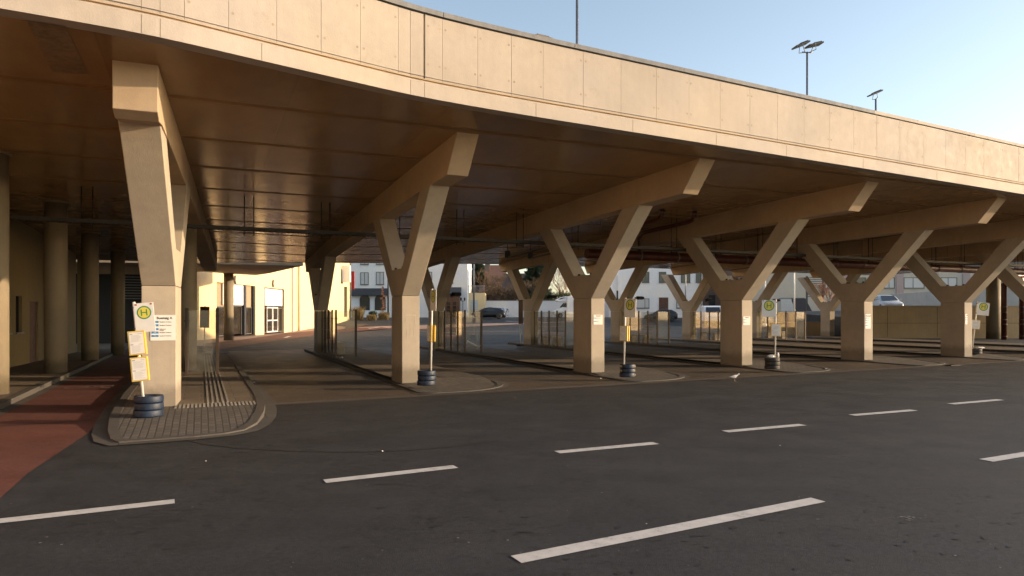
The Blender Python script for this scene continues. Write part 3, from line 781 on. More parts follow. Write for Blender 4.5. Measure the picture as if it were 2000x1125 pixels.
# ------------------------------------------------------------ glass screens with benches
def shelter(Q, rz, label, n=4, pw=.85, x=.2, ew=.75, y0=0.05, bench=None, blabel=None):
    o = thing('glass_shelter', (Q[0], Q[1], 0), rz, label, 'shelter', 'glass wind screens on the platforms')
    H = 1.75
    ys = [y0 - .02 - i * pw for i in range(n + 1)]
    for y in ys:
        m = MB(); m.box(x - .034, x + .034, y - .03, y + .03, -.01, H + .04); m.box(x - .06, x + .06, y - .05, y + .05, -.01, .012)
        for z in (.3, 1.45): m.lathe([(.001, -.055), (.02, -.055), (.02, .055), (.001, .055)], 8, (x, y, z), axis='x')
        m.build('post', M['post_metal'], o, bevel=.004)
    for a, b in zip(ys, ys[1:]):
        m = MB(); m.box(x - .005, x + .005, b + .03, a - .03, .10, H - .02); m.build('glass_pane', M['glass'], o)
        m = MB()
        m.box(x - .007, x + .007, b + .03, a - .03, .98, .992); m.build('sight_line', M['grey_metal'], o)
    ye = ys[-1]
    m = MB(); m.box(x + ew - .04, x + ew + .04, ye - .035, ye + .035, -.01, H + .04); m.box(x + ew - .06, x + ew + .06, ye - .05, ye + .05, -.01, .012)
    m.build('post', M['post_metal'], o, bevel=.004)
    m = MB(); m.box(x + .035, x + ew - .035, ye - .005, ye + .005, .10, H - .02); m.build('glass_pane', M['glass'], o)
    if blabel:
        ux = Vector((math.cos(rz), math.sin(rz))); vx = Vector((-ux.y, ux.x)); p = Vector(Q) + ux * (x + .42) + vx * (ys[1] - .3)
        b = thing('bench', (p.x, p.y, 0), rz, blabel, 'bench', 'benches behind the glass screens')
        m = MB(); m.box(-.2, .2, -.85, .85, .40, .46); m.build('seat', M['pier'], b, bevel=.008)
        for yy in (-.78, .52): m = MB(); m.box(-.18, .18, yy, yy + .26, -.01, .398); m.build('leg', M['pier'], b, bevel=.008)
def rzof(k):
    P, Q = FR[k], RE[k]; return math.atan2(-(Q[0] - P[0]), Q[1] - P[1])
shelter(RE['B'], rzof('B'), 'glass screen in front of the cream hall, left of the taped-outline pier', blabel='low concrete bench behind the leftmost glass screen')
shelter(RE['C'], rzof('C'), 'glass screen with a cracked lower pane below the parked black car')
shelter(RE['D'], rzof('D'), 'glass screen left of the mid picture two-route pier, white camper behind it', blabel='bench behind the glass screen with the camper above it')
shelter(RE['E'], rzof('E'), 'glass screen in front of the white house, right of the striped tyre stack', blabel='bench seen through the screen in front of the white house')
shelter(RE['F'], rzof('F'), 'glass screen partly hidden by the fourth front pier', blabel='bench at the screen hidden by the fourth front pier')
shelter(RE['G'], rzof('G'), 'glass screen in front of the roller garage door', blabel='bench behind the screen in front of the garage door')
shelter(ad(-.55, 21.6), ROT, 'short glass screen just behind the round column on the nearest platform', n=2, pw=.8, x=.2)
# cracks on one pane
ck = MB(); cxm = Vector(RE['C']) ; u_ = Vector((math.cos(rzof('C')), math.sin(rzof('C')))); v_ = Vector((-u_.y, u_.x)); q = cxm + u_ * .24 + v_ * (-3.42)
def onp(t, z): p = q + u_ * t; return (p.x, p.y, z)
for a, b, w in (((.02, .50), (.62, .20), .022), ((.05, .46), (.58, .17), .008), ((.0, .38), (.1, .52), .012), ((.45, .14), (.66, .30), .012)):
    x0, x1 = onp(*a), onp(*b)
    dz = w; ck.face([x0, x1, (x1[0], x1[1], x1[2] + dz), (x0[0], x0[1], x0[2] + dz)])
ck.v = [(a - v_.x * .02, b - v_.y * .02, c) for a, b, c in ck.v]
tag(ck.build('tape_strips', M['white_metal'], norm=False), 'white tape strips stuck across a cracked glass pane near the ground', 'tape')

# ------------------------------------------------------------ bus stop signs standing in stacks of tyres
def stop(X, Y, label, rzs, tilt=0, lean_az=0, px_off=0.0, ztop=2.1, side=1, tyre='rubber_blue', tr=.2, panels=((1.42, .38),), pw=.27, sw=.38, sh=.48, n=3, double=False, back=False, stripes=False, z=0):
    o = thing('bus_stop_sign', (X, Y, z), 0, label, 'bus stop sign', 'bus stop signs standing in tyre stacks')
    th = .112
    for i in range(n):
        z0 = i * th; m = MB(); r = tr * (1 - .015 * (i % 2))
        m.lathe([(r*.5, z0 + .012), (r*.955, z0 + .003), (r*.99, z0 + .014), (r, z0 + .022), (r*1.0, z0 + th - .020), (r*.98, z0 + th - .008), (r*.95, z0 + th - .002), (r*.5, z0 + th - .010), (r*.45, z0 + th*.5), (r*.5, z0 + .012)], 32, (.006 * ((i * 5) % 3 - 1), .004 * i, 0))
        t = m.build('tyre', M[tyre], o)
        if stripes:
            s = MB()
            for k in (-2.75, -.25):
                a0, a1 = k - .28, k + .28; 
                for q_ in range(5):
                    b0, b1 = a0 + (a1-a0)*q_/5, a0 + (a1-a0)*(q_+1)/5; R_ = r + .004
                    s.face([(R_*math.cos(b0), R_*math.sin(b0), z0 + .032), (R_*math.cos(b1), R_*math.sin(b1), z0 + .032), (R_*math.cos(b1), R_*math.sin(b1), z0 + th - .032), (R_*math.cos(b0), R_*math.sin(b0), z0 + th - .032)])
            s.build('stripe', M['tan'], t, norm=False)
    m = MB(); m.lathe([(.001, n*th - .05), (tr*.5, n*th - .05), (tr*.5, n*th - .022), (.001, n*th - .018)], 20); m.build('filling', M['soil'], o)
    # everything on the pole leans together
    T = Matrix.Translation((px_off, 0, n*th - .04)) @ Matrix.Rotation(tilt, 4, Vector((-math.sin(lean_az), math.cos(lean_az), 0))) 
    Lp = ztop - n * th + .04
    def put(ob): ob.matrix_local = T @ ob.matrix_local if False else T; return ob
    p = MB(); p.tube([(0, 0, 0), (0, 0, Lp)], .023, 10); put(p.build('pole', M['white_metal'], o))
    Rz = Matrix.Rotation(rzs, 4, 'Z')
    cx = side * (sw / 2 + .0); off = .036
    m = MB(); x0, x1 = (.0, sw) if side > 0 else (-sw, 0)
    if side == 0: x0, x1 = -sw/2, sw/2
    zt = Lp - .03
    m.box(x0, x1, -off - .006, -off + .006, zt - sh, zt)
    pl = m.build('sign_plate', M['brown_board' if back else 'sign_white'], o, bevel=.002); pl.matrix_local = T @ Rz
    m = MB()
    for zc in (zt - .06, zt - sh + .07): m.box(-.03, .03, -off + .006, .028, zc - .015, zc + .015)
    pc = m.build('clamp', M['galv'], o); pc.matrix_local = T @ Rz
    if not back:
        xc = (x0 + x1) / 2; rd = sw * .30; zc = zt - sh * .33; yf = -off - .0065
        def disc(r, y, mat, nm, par):
            d = MB(); d.face([(xc + r*math.cos(2*math.pi*i/36), y, zc + r*math.sin(2*math.pi*i/36)) for i in range(36)]); return d.build(nm, mat, par, norm=False)
        disc(rd * 1.22, yf - .0004, M['sign_green'], 'green_ring', pl); disc(rd, yf - .0012, M['sign_yellow'], 'yellow_disc', pl)
        h = rd * .58; wv = rd * .42; st = rd * .13; m = MB()
        m.box(xc - wv - st, xc - wv + st*.6, yf - .0022, yf - .0014, zc - h, zc + h); m.box(xc + wv - st*.6, xc + wv + st, yf - .0022, yf - .0014, zc - h, zc + h)
        m.box(xc - wv + st*.6, xc + wv - st*.6, yf - .0022, yf - .0014, zc - st*.7, zc + st*.7); m.build('letter_h', M['sign_green'], pl)
        m = MB()
        m.box(x0 + .02, x0 + .05, yf - .002, yf, zt - .035, zt - .012); m.box(x1 - .05, x1 - .02, yf - .002, yf, zt - .035, zt - .012); m.build('small_logo', M['lamp_red'] if side > 0 else M['blue'], pl)
    for zc_, ph in panels:
        zc = zc_ - n*th + .04
        m = MB(); m.box(-pw/2, pw/2, -off - .02, -off + .012, zc - ph/2, zc + ph/2)
        c = m.build('timetable_case', M['yellow'], o, bevel=.004); c.matrix_local = T @ Rz
        if double:
            m = MB(); m.box(-pw/2 - .01, pw/2 - .01, .03, .062, zc - ph/2, zc + ph/2); c2 = m.build('timetable_case', M['yellow'], o, bevel=.004); c2.matrix_local = T @ Rz
        m = MB(); m.box(-pw/2 + .022, pw/2 - .022, -off - .024, -off - .0205, zc - ph/2 + .022, zc + ph/2 - .022); m.build('timetable_sheet', M['paper'], c)
        m = MB(); rr = random.Random(int(zc_*100)); yq = -off - .0245
        for blk in (0, 1):
            zb = zc + ph/2 - .04 - blk * (ph - .05) / 2
            m.box(-pw/2 + .035, -pw/2 + .075, yq - .0006, yq, zb - .016, zb)
            m.box(pw/2 - .10, pw/2 - .035, yq - .0006, yq, zb - .010, zb - .004)
            for r_ in range(7):
                zz = zb - .03 - r_ * .016
                m.box(-pw/2 + .05, pw/2 - .05 - rr.random() * .05, yq - .0006, yq, zz - .004, zz)
        m.build('print', M['ink_grey'], c)
    return o
stop(-5.83, 10.95, 'bus stop sign leaning over blue tyres at the nearest pier, two yellow timetable cases', R(14), R(-5.5), 0, -.09, 1.84, 1, tr=.215, panels=((1.18, .385), (.76, .385)), pw=.25, sw=.29, sh=.47, double=True)
stop(-1.97, 15.72, 'bus stop sign seen nearly edge-on, with one yellow case, above blue tyres', R(-64), R(1), 0, .10, 2.22, 1, tr=.21, panels=((1.19, .38),), pw=.27, double=True)
stop(3.0, 17.75, 'bus stop sign turned half away over a blue and tan striped tyre stack', R(-50), R(1.5), 0, -.09, 2.06, 1, tr=.2, panels=((1.13, .40),), pw=.26, double=True, stripes=True)
s4 = stop(7.72, 20.25, 'bus stop sign facing the road in plain black tyres with a white bag', R(-3), R(1), 0, .08, 2.07, -1, tyre='rubber', tr=.215, panels=((1.16, .38),), pw=.30, sw=.42, sh=.5)
stop(18.82, 27.75, 'strongly tilted bus stop sign in black tyres at the right', R(-8), R(6), 0, -.1, 2.15, 1, tyre='rubber', tr=.25, panels=((1.2, .38),), pw=.34, sw=.45, sh=.52, n=2)
stop(-12.35, 27.4, 'bus stop sign seen from its brown back, dark tyres, behind the nearest pier', R(10), R(1), 0, 0, 1.95, 0, tyre='rubber', tr=.28, panels=(), sw=.36, sh=.85, back=True)
stop(.42, 34.2, 'brown backed bus stop sign just left of the rear pier by the parked cars', R(30), 0, 0, 0, 2.35, 0, tyre='rubber', tr=.2, panels=(), sw=.26, sh=1.2, n=1, back=True)
stop(-4.45, 30.9, 'dark backed bus stop sign half hidden behind the taped-outline pier', R(25), 0, 0, 0, 1.9, 0, tyre='rubber', tr=.2, panels=(), sw=.3, sh=.9, n=1, back=True)
# crumpled white bag and bottle on the black tyres
m = MB(); rr = random.Random(3)
def blob(m, c, rx, ry, rz, n=10, k=6, j=.2, mi=0):
    b = len(m.v)
    for i in range(k + 1):
        p = math.pi * i / k
        for q_ in range(n):
            t = 2*math.pi*q_/n; f = 1 + rr.uniform(-j, j)
            m.v.append((c[0] + rx*f*math.sin(p)*math.cos(t), c[1] + ry*f*math.sin(p)*math.sin(t), c[2] + rz*f*math.cos(p)))
    for i in range(k):
        for q_ in range(n):
            a = (q_+1) % n; m.f.append((b+i*n+q_, b+i*n+a, b+(i+1)*n+a, b+(i+1)*n+q_)); m.m.append(mi); m.sm.append(False)
blob(m, (-.06, -.02, .045), .11, .08, .05)
tag(m.build('plastic_bag', M['paper'], loc=(7.72, 20.2, .336)), 'crumpled white plastic bag lying on the black tyre stack', 'bag')
m = MB(); m.lathe([(.001, 0), (.035, 0), (.038, .1), (.03, .16), (.001, .16)], 10)
tag(m.build('paper_cup', M['paper'], loc=(7.86, 20.18, .33)), 'small white cup beside the plastic bag on black tyres', 'cup')
m = MB(); blob(m, (0, 0, .04), .16, .07, .035, j=.3)
tag(m.build('plastic_bag', M['paper'], loc=(18.95, 27.62, .22)), 'white bag draped on the tyres of the tilted sign', 'bag')

# ------------------------------------------------------------ posters on the piers
def poster(k, xw, z0, z1, title, rows, label, x0=None, rz=ROT, full=True):
    P = FR[k]; o = thing('platform_poster', (P[0], P[1], 0), rz, label, 'poster', 'white platform posters on the piers')
    w = xw; h = z1 - z0; a = x0
    m = MB(); m.box(a, a + w, -.010, -.004, z0, z1); m.build('sheet', M['paper'], o)
    text_mb(title, h * .13, M['ink'], 'title', o, (a + w * .55, -.0108, z1 - h * .16), align='CENTER', bold=.002)
    m = MB(); n = len(rows)
    for i, r in enumerate(rows):
        zc = z1 - h * (.27 + (.66) * r[1]); m.box(a + w*.04, a + w*.32, -.0125, -.0104, zc - h*.04, zc + h*.04)
    m.build('route_box', M['blue'], o)
    for i, r in enumerate(rows):
        zc = z1 - h * (.27 + (.66) * r[1])
        text_mb(r[0], h * .055, M['paper'], 'route_number', o, (a + w*.18, -.0130, zc - h*.02), align='CENTER')
        text_mb(r[2], h * .052, M['ink'], 'destination', o, (a + w*.36, -.0108, zc - h*.018), bold=.0008)
    return o
poster('A', .40, 1.17, 1.62, 'Bussteig A', [('923', .0, 'Bergheim Kreishaus'), ('924', .2, 'Bergheim Kreishaus'), ('950', .43, 'Paffendorf\nKenten'), ('939', .63, 'Bergheim Kreishaus'), ('975', .83, 'Bergheim Kreishaus')], 'large white poster headed Bussteig A with five blue route boxes', x0=-.405, rz=R(21))
poster('C', .30, 1.33, 1.61, 'Bussteig C', [('922', .1, 'Bergheim Kreishaus'), ('923', .6, 'Paffendorf')], 'small two-route poster on the mid picture pier', x0=.07)
poster('D', .29, 1.27, 1.55, 'Bussteig D', [('950', .15, 'Kenten'), ('955', .6, 'Quadrath')], 'two-route poster on the pier next to the black tyres', x0=.05)
poster('E', .27, 1.10, 1.62, 'Bussteig E', [('920', .0, 'Bergheim'), ('921', .22, 'Bedburg'), ('960', .5, 'Elsdorf'), ('970', .78, 'Glesch')], 'tall narrow four-route poster on the fifth pier', x0=.05)
poster('F', .25, 1.22, 1.62, 'Bussteig F', [('911', .1, 'Horrem'), ('913', .45, 'Kerpen')], 'poster on the front pier at the tilted sign', x0=.04)
# tape outline left on pier B
P = FR['B']; m = MB()
for x0, x1, z0, z1 in ((.09, .35, 1.60, 1.615), (.09, .105, 1.42, 1.60), (.335, .35, 1.38, 1.60), (.12, .127, 1.05, 1.3), (.30, .307, 1.08, 1.36), (.2, .206, 1.1, 1.42)): m.box(x0, x1, -.0045, -.0015, z0, z1)
tag(m.build('tape_outline', plain('old_tape', (.50, .45, .36), .7), loc=(P[0], P[1], 0), rz=ROT), 'faded tape rectangle left on the pier beside the edge-on bus stop sign', 'tape')

# ------------------------------------------------------------ pipes and trays under the deck
o = thing('cable_tray', (0, 0, 0), 0, 'long dark perforated cable tray hanging on rods under the deck', 'cable tray')
pts = [ad(a, 19.85) for a in (-5.0, 45)]
m = MB(); w = .13; n_ = 70
for i in range(n_):
    a0, a1 = -5 + 50*i/n_, -5 + 50*(i+1)/n_
    for dd in (-w, w):
        p, q_, r_, s_ = ad(a0, 19.85 + dd - .006), ad(a1, 19.85 + dd - .006), ad(a1, 19.85 + dd + .006), ad(a0, 19.85 + dd + .006)
        m.hexa([(*p, 3.9), (*q_, 3.9), (*r_, 3.9), (*s_, 3.9), (*p, 3.985), (*q_, 3.985), (*r_, 3.985), (*s_, 3.985)])
k = -5.0
while k < 45:
    p, q_, r_, s_ = ad(k, 19.85 - w), ad(k + .09, 19.85 - w), ad(k + .09, 19.85 + w), ad(k, 19.85 + w)
    m.hexa([(*p, 3.892), (*q_, 3.892), (*r_, 3.892), (*s_, 3.892), (*p, 3.90), (*q_, 3.90), (*r_, 3.90), (*s_, 3.90)]); k += .15
m.build('tray', M['tray'], o)
for a in [-4.4, -2.6, -.6] + [1.2 + 2.05 * i for i in range(20)]:
    m = MB()
    for da in (-.12, .12):
        x, y = ad(a + da, 19.85 + .16); m.tube([(x, y, 3.78), (x, y, zsof(x, y) + .01)], .014, 6)
    x0, y0 = ad(a - .15, 20.01); x1, y1 = ad(a + .15, 20.01); m.tube([(x0, y0, 3.86), (x1, y1, 3.86)], .015, 6)
    m.build('hanger', M['dark_metal'], o)
o = thing('heating_pipe', (0, 0, 0), 0, 'thick dark red pipe slung behind the cable tray on the right', 'pipe')
P1, P2 = ad(12.6, 21.2), ad(44, 21.2)
m = MB(); m.tube([(*P1, 3.80), (*P2, 3.80)], .17, 16); m.build('pipe', M['red_pipe'], o)
m = MB(); P1b, P2b = ad(13.4, 21.65), ad(44, 21.65); m.tube([(*P1b, 3.86), (*P2b, 3.86)], .12, 14); m.build('pipe', M['red_pipe'], o)
for i in range(18):
    a = 13.2 + 1.7 * i; m = MB(); x, y = ad(a, 21.2)
    m.tube([(x, y, 3.98), (x, y, zsof(x, y) + .01)], .012, 6); m.lathe([(.172, -.03), (.185, -.03), (.185, .03), (.172, .03)], 16, (0, 0, 0), axis='x')
    m.v[-64:] = [(x + v[0]*UX.x - v[1]*UX.y, y + v[0]*UX.y + v[1]*UX.x, v[2] + 3.80) for v in m.v[-64:]]
    m.build('pipe_clamp', M['galv'], o)
def branch(a, da, label):
    o = thing('drain_pipe', (0, 0, 0), 0, label, 'pipe', 'dark red branch pipes up to the deck')
    x0, y0 = ad(a, 21.2); x1, y1 = ad(a, 18.1)
    m = MB(); m.tube([(x0, y0, 3.9), (x0, y0, 4.45), (*ad(a, 21.05), 4.62), (*ad(a, 20.8), 4.65), (*ad(a, 18.4), 4.72), (*ad(a, 18.2), 4.77), (x1, y1, 4.86), (x1, y1, zsof(x1, y1) + .01)], .075, 12)
    m.build('pipe', M['red_pipe'], o)
    m = MB()
    for z in (4.1, 4.35): m.lathe([(.08, z), (.1, z), (.1, z + .04), (.08, z + .04)], 14, (x0, y0, 0))
    m.lathe([(.08, zsof(x1, y1) - .1), (.105, zsof(x1, y1) - .1), (.105, zsof(x1, y1) - .05), (.08, zsof(x1, y1) - .05)], 14, (x1, y1, 0)); m.build('flange', M['galv'], o)
branch(14.9, 0, 'dark red bent pipe rising to the deck right of the mid picture pier'); branch(13.6, 0, 'second dark red bent pipe, half hidden by the mid picture pier')
for a, lb in ((11.7, 'thin tube with a bright glint under the deck, left of the mid picture pier'), (12.75, 'thin tube passing behind the arm of the mid picture pier')):
    o = thing('light_tube', (0, 0, 0), 0, lb, 'tube'); p0, p1 = ad(a, 26.2), ad(a, 22.6)
    m = MB(); m.tube([(*p0, 3.98), (*p1, 4.10)], .035, 10); m.build('tube', M['galv'], o)
    m = MB(); x, y = ad(a, 26.1); m.box(x - .12, x + .1, y - .12, y + .12, 3.98, 4.26); m.tube([(x, y, 4.2), (x, y, zsof(x, y) + .01)], .02, 6); x, y = ad(a, 23.2); m.tube([(x, y, 4.08), (x, y, zsof(x, y) + .01)], .012, 6); m.build('bracket', M['black'], o)
for px, y, lb in ((1961, 45.2, 'left dark red downpipe beside the far right round column'), (1996, 45.6, 'right dark red downpipe at the photo edge')):
    x = (px - 1000) / F * y; o = thing('downpipe', (x, y, 0), 0, lb, 'pipe', 'dark red downpipes')
    m = MB(); m.tube([(0, 0, -.12), (0, 0, 3.6), (.1, 0, 3.9), (.4, 0, 4.1), (1.2, 0, 4.15)] if px < 1970 else [(0, 0, -.12), (0, 0, 3.7), (-.2, 0, 4.3), (-1.4, 0, 4.5)], .16, 14); m.build('pipe', M['red_pipe'], o)
    m = MB()
    for z in (.1, .9, 1.2, 1.7, 2.05): m.lathe([(.162, z), (.185, z), (.185, z + .05), (.162, z + .05)], 14)
    m.build('pipe_clamp', M['galv'], o)
# floodlights fixed to rear arms
for k, lb in (('C', 'small dark floodlight on the rear pier by the wooden porch'), ('D', 'dark floodlight on the rear pier by the camper'), ('E', 'dark floodlight on the rear pier by the white house'), ('F', 'floodlight on the orange lit rear arm'), ('G', 'floodlight on the rear pier by the garage')):
    rz = rzof(k); o = thing('floodlight', (RE[k][0], RE[k][1], 0), rz, lb, 'floodlight', 'floodlights on the rear piers')
    m = MB(); m.xprism([(-1.02, 2.42), (-.98, 2.62), (-1.25, 2.58), (-1.30, 2.46)], .50, .85); m.build('housing', M['black'], o, bevel=.01)
    m = MB(); m.box(.43, .52, -1.0, -.94, 2.36, 2.56); m.tube([(.44, -.96, 2.44), (.62, -1.1, 2.44)], .02, 6); m.build('bracket', M['dark_metal'], o)
# lamp on posts on top of the deck
def decklamp(x, y, label, heads, ztop=13.3, r=.055):
    o = thing('lamp_post', (x, y, 5.35), 0, label, 'lamp post', 'lamp posts on the deck')
    H = ztop - 5.35; m = MB(); m.tube([(0, 0, 0), (0, 0, H)], [r * 1.15, r * .85], 12); m.box(-.15, .15, -.15, .15, 0, .03); m.build('pole', M['grey_metal'], o)
    for (dx, tl, rz) in heads:
        dx *= .85; T = Matrix.Translation((dx, 0, H + .30)) @ Matrix.Rotation(rz, 4, 'Z') @ Matrix.Rotation(tl, 4, 'Y')
        m = MB(); m.box(-.35, .35, -.21, .21, -.03, .035, M=T); m.box(-.08, .30, -.17, .17, .035, .08, M=T)
        hd = m.build('lamp_head', M['slate'], o, bevel=.01)
        m = MB(); m.box(-.32, .32, -.18, .18, -.038, -.031, M=T); m.build('lens', M['dark_metal'], hd)
        m = MB(); a = T @ Vector((-.1, -.26, 0)); b = T @ Vector((.1, .26, 0)); s_ = 1 if dx > 0 else -1
        m.tube([a, (dx * .9, -.26, H + .02), (dx * .3, 0, H - .02)], .018, 6); m.tube([b, (dx * .9, .26, H + .05), (dx * .3, 0, H - .02)], .018, 6)
        m.tube([(0, 0, H - .03), (dx * .8, 0, H)], .025, 6); m.build('bracket', M['grey_metal'], o)
decklamp(2.29, 24, 'grey lamp post rising out of the top of the photo', [(.3, R(-18), R(8))], 13.5)
decklamp(12.93, 29.9, 'lamp post with two dark flat heads above the parapet', [(-.32, R(-22), R(8)), (.36, R(-14), R(8))], 13.1, .05)
decklamp(19.35, 36.3, 'farther short looking lamp post with a single flat head', [(-.05, R(-22), R(8))], 13.05, .055)
m = MB(); m.box(-.18, .18, -.1, .1, 0, .04); m.box(-.12, .14, -.06, .06, .04, .075)
q = at_len(len_at_px(1066), -.15); tag(m.build('roof_box', M['galv'], loc=(q[0], q[1], 6.56), rz=R(29), bevel=.01), 'small flat metal box on the parapet coping below the tall lamp post', 'metal box')

# ------------------------------------------------------------ left side building under the deck
o = thing('station_building', (0, 0, 0), 0, 'yellow rendered station building with narrow windows behind the round columns', 'building')
A0, A1 = Vector(ad(-5.95, 12.2)), Vector(ad(-4.85, 34.2)); dl = (A1 - A0); Lw = dl.length; dl.normalize(); nl = Vector((dl.y, -dl.x)); rzw = math.atan2(dl.y, dl.x)
T = Matrix.Translation((A0.x, A0.y, 0)) @ Matrix.Rotation(rzw, 4, 'Z')   # local x along the wall, -y outward to the pavement
def lp(px):                                    # distance along the wall seen at px
    k = (px - 1000) / F; return (k * A0.y - A0.x) / (dl.x - k * dl.y)
ops = [(lp(12), lp(20), 1.05, 2.3), (lp(31), lp(43), 1.05, 2.2), (lp(58), lp(75), 0, 2.05)]
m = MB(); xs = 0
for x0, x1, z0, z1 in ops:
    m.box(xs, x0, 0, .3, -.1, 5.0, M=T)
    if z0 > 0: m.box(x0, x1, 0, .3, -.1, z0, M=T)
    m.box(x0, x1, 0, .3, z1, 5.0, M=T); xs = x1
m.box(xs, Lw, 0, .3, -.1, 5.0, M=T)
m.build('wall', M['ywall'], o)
for x0, x1, z0, z1 in ops[:2]:
    m = MB(); m.box(x0, x1, .12, .15, z0, z1, M=T); w_ = m.build('window', M['window'], o)
    m = MB(); m.box(x0, x0 + .05, .08, .119, z0, z1, M=T); m.box(x1 - .05, x1, .08, .119, z0, z1, M=T); m.build('frame', M['dark_metal'], w_)
    m = MB(); m.box(x0 - .05, x1 + .05, -.05, .0, z0 - .05, z0, M=T); m.build('sill', M['grey_metal'], w_)
x0, x1, z0, z1 = ops[2]
m = MB(); m.box(x0, x1, .06, .1, z0, z1, M=T); d_ = m.build('door', M['wood'], o)
m = MB(); m.tube([T @ Vector((x1 - .15, .05, 1.0)), T @ Vector((x1 - .15, -.02, 1.0)), T @ Vector((x1 - .28, -.02, 1.0))], .012, 6); m.build('handle', M['galv'], d_)
# recess with louvre beyond it
E0 = Vector(ad(-4.6, 36.2)); m = MB()
p = [ad(-7.5, 43.5), ad(-1.7, 43.5), ad(-1.7, 44.2), ad(-7.5, 44.2)]; m.prism(p, -.1, 3.95); m.build('rear_wall', M['black'], o)
m = MB(); m.prism([ad(-7.5, 42.8), ad(-1.0, 42.8), ad(-1.0, 43.45), ad(-7.5, 43.45)], 3.8, 4.6); m.build('lintel', M['beam'], o)
m = MB()
for i in range(9):
    z = 2.45 + i * .15; m.prism([ad(-4.3, 43.2), ad(-2.55, 43.2), ad(-2.55, 43.45), ad(-4.3, 43.45)], z, z + .05)
m.build('louvre', M['grey_metal'], o)
m = MB(); m.prism([ad(-4.85, 34.5), ad(-4.65, 34.5), ad(-4.65, 37), ad(-4.85, 37)], -.1, 4.6); m.build('wall_end', M['ywall'], o)

# ------------------------------------------------------------ cream hall on the left
XW = -20.4
def ywall_px(px): return XW * F / (px - 1000)
hall = thing('cream_hall', (XW, 60, 0), 0, 'bright sunlit cream hall with tall glazed doors at the back left', 'building')
def HB(m, y0, y1, z0, z1, d0=.0, d1=-.35): m.box(d1, d0, y0 - 60, y1 - 60, z0, z1)
o1 = (ywall_px(423), ywall_px(499), 3.82); o2 = (ywall_px(516), ywall_px(555), 3.80); o3 = (83.0, 85.2, 3.4)
m = MB(); HB(m, 43, o1[0], -.3, 13); HB(m, o1[0], o1[1], o1[2], 13); HB(m, o1[1], o2[0], -.3, 13); HB(m, o2[0], o2[1], o2[2], 13); HB(m, o2[1], 82.9, -.3, 13); HB(m, 82.9, 86, 4.9, 13); HB(m, 82.9, 86, -.3, 1.2)
HB(m, 84.6, 86, 1.2, 4.9)
HB(m, 43, 86, -.3, 13, -6, -6.3); m.box(-6, -.36, -16.99, -16.7, -.3, 12.99); m.box(-6, -.36, 25.7, 25.99, -.3, 12.99); m.box(-5.99, -.36, -16.6, 25.6, 12.6, 12.9)
m.build('wall', M['cream'], hall)
m = MB(); HB(m, ywall_px(569.5), ywall_px(572), -.1, 12.9, .09, .0); m.build('pilaster', M['pinkwall'], hall)
m = MB(); y = ywall_px(581.5) - 60; m.tube([(.12, y, -.1), (.12, y, 7.6)], .07, 10); m.build('downpipe', M['tan'], hall)
m = MB(); y = ywall_px(683) - 60; m.tube([(.1, y, .3), (.1, y, 9)], .09, 10); m.build('downpipe', M['galv'], hall)
for px, zc in ((459, 3.98), (533, 4.05)):      # crescent lamps
    y = ywall_px(px); m = MB()
    for i in range(12):
        t0, t1 = math.pi * (.5 + i / 12), math.pi * (.5 + (i + 1) / 12)
        def pt(t, r): return (0, y - 60 + r * math.cos(t), zc + .15 + .32 * math.sin(t) * (1 if r > .2 else 1))
        a0, a1 = pt(t0, .30), pt(t1, .30); b0, b1 = pt(t0, .17), pt(t1, .17)
        m.hexa([(0, *a0[1:]), (0, *a1[1:]), (0, *b1[1:]), (0, *b0[1:]), (.14, *a0[1:]), (.14, *a1[1:]), (.14, *b1[1:]), (.14, *b0[1:])])
    m.build('wall_lamp', M['galv'], hall)
def bay(y0, y1, kind, zt):
    if kind == 'tan':
        m = MB(); HB(m, y0 + .03, y1 - .03, 2.12, zt, -.20, -.26); m.build('roller_blind', M['tan'], hall)
    m = MB(); HB(m, y0 + .03, y1 - .03, .12, 2.10 if kind == 'tan' else 2.2, -.24, -.27); g = m.build('window', M['window_warm'], hall)
    m = MB()
    for z in (.02, 2.06): HB(m, y0, y1, z, z + .08, -.16, -.235)
    for y in (y0, y1 - .06): HB(m, y, y + .06, .10, 2.06, -.16, -.235)
    m.build('frame', M['galv'], g)
bay(o1[0] + .05, 49.4, 'tan', o1[2]); bay(52.4, 53.9, 'tan', o1[2])
m = MB(); HB(m, 52.0, 52.35, 0, o1[2], .02, -.3); HB(m, 53.95, o1[1], 0, o1[2], -.02, -.34); m.build('post', M['slate'], hall)
m = MB(); HB(m, 49.4, 51.9, .1, 2.15, -.24, -.27); g = m.build('sliding_door', M['window_warm'], hall)
m = MB()
for y in (49.4, 50.1, 51.86): HB(m, y, y + .07, .05, 2.15, -.16, -.235)
HB(m, 49.4, 51.93, 2.16, 2.24, -.16, -.235); m.build('frame', M['galv'], g)
m = MB(); HB(m, 48.3, 51.95, 2.26, o1[2] - .05, -.05, -.14); sg = m.build('sign_board', M['paper'], hall)
text_mb('Radhaus', .62, M['ink_grey'], 'lettering', sg, (-.046, 48.75 - 60, 2.50), (R(90), 0, R(90)))
m = MB()                                        # thin outline of a house over two wheels
def seg2(a, b, w=.022):
    A, B = Vector(a), Vector(b); d = (B - A).normalized(); n = Vector((-d.y, d.x)) * w
    q = [A + n, A - n, B - n, B + n]; m.face([(-.044, p.x - 60, p.y) for p in q])
hp = [(49.2, 3.15), (49.2, 3.3), (50.2, 3.72), (51.3, 3.3), (51.3, 3.15)]
for a, b in zip(hp, hp[1:]): seg2(a, b)
for cx in (49.7, 50.9):
    for i in range(10): seg2((cx + .38*math.cos(math.pi*i/10), 3.12 + .22*math.sin(math.pi*i/10)), (cx + .38*math.cos(math.pi*(i+1)/10), 3.12 + .22*math.sin(math.pi*(i+1)/10)))
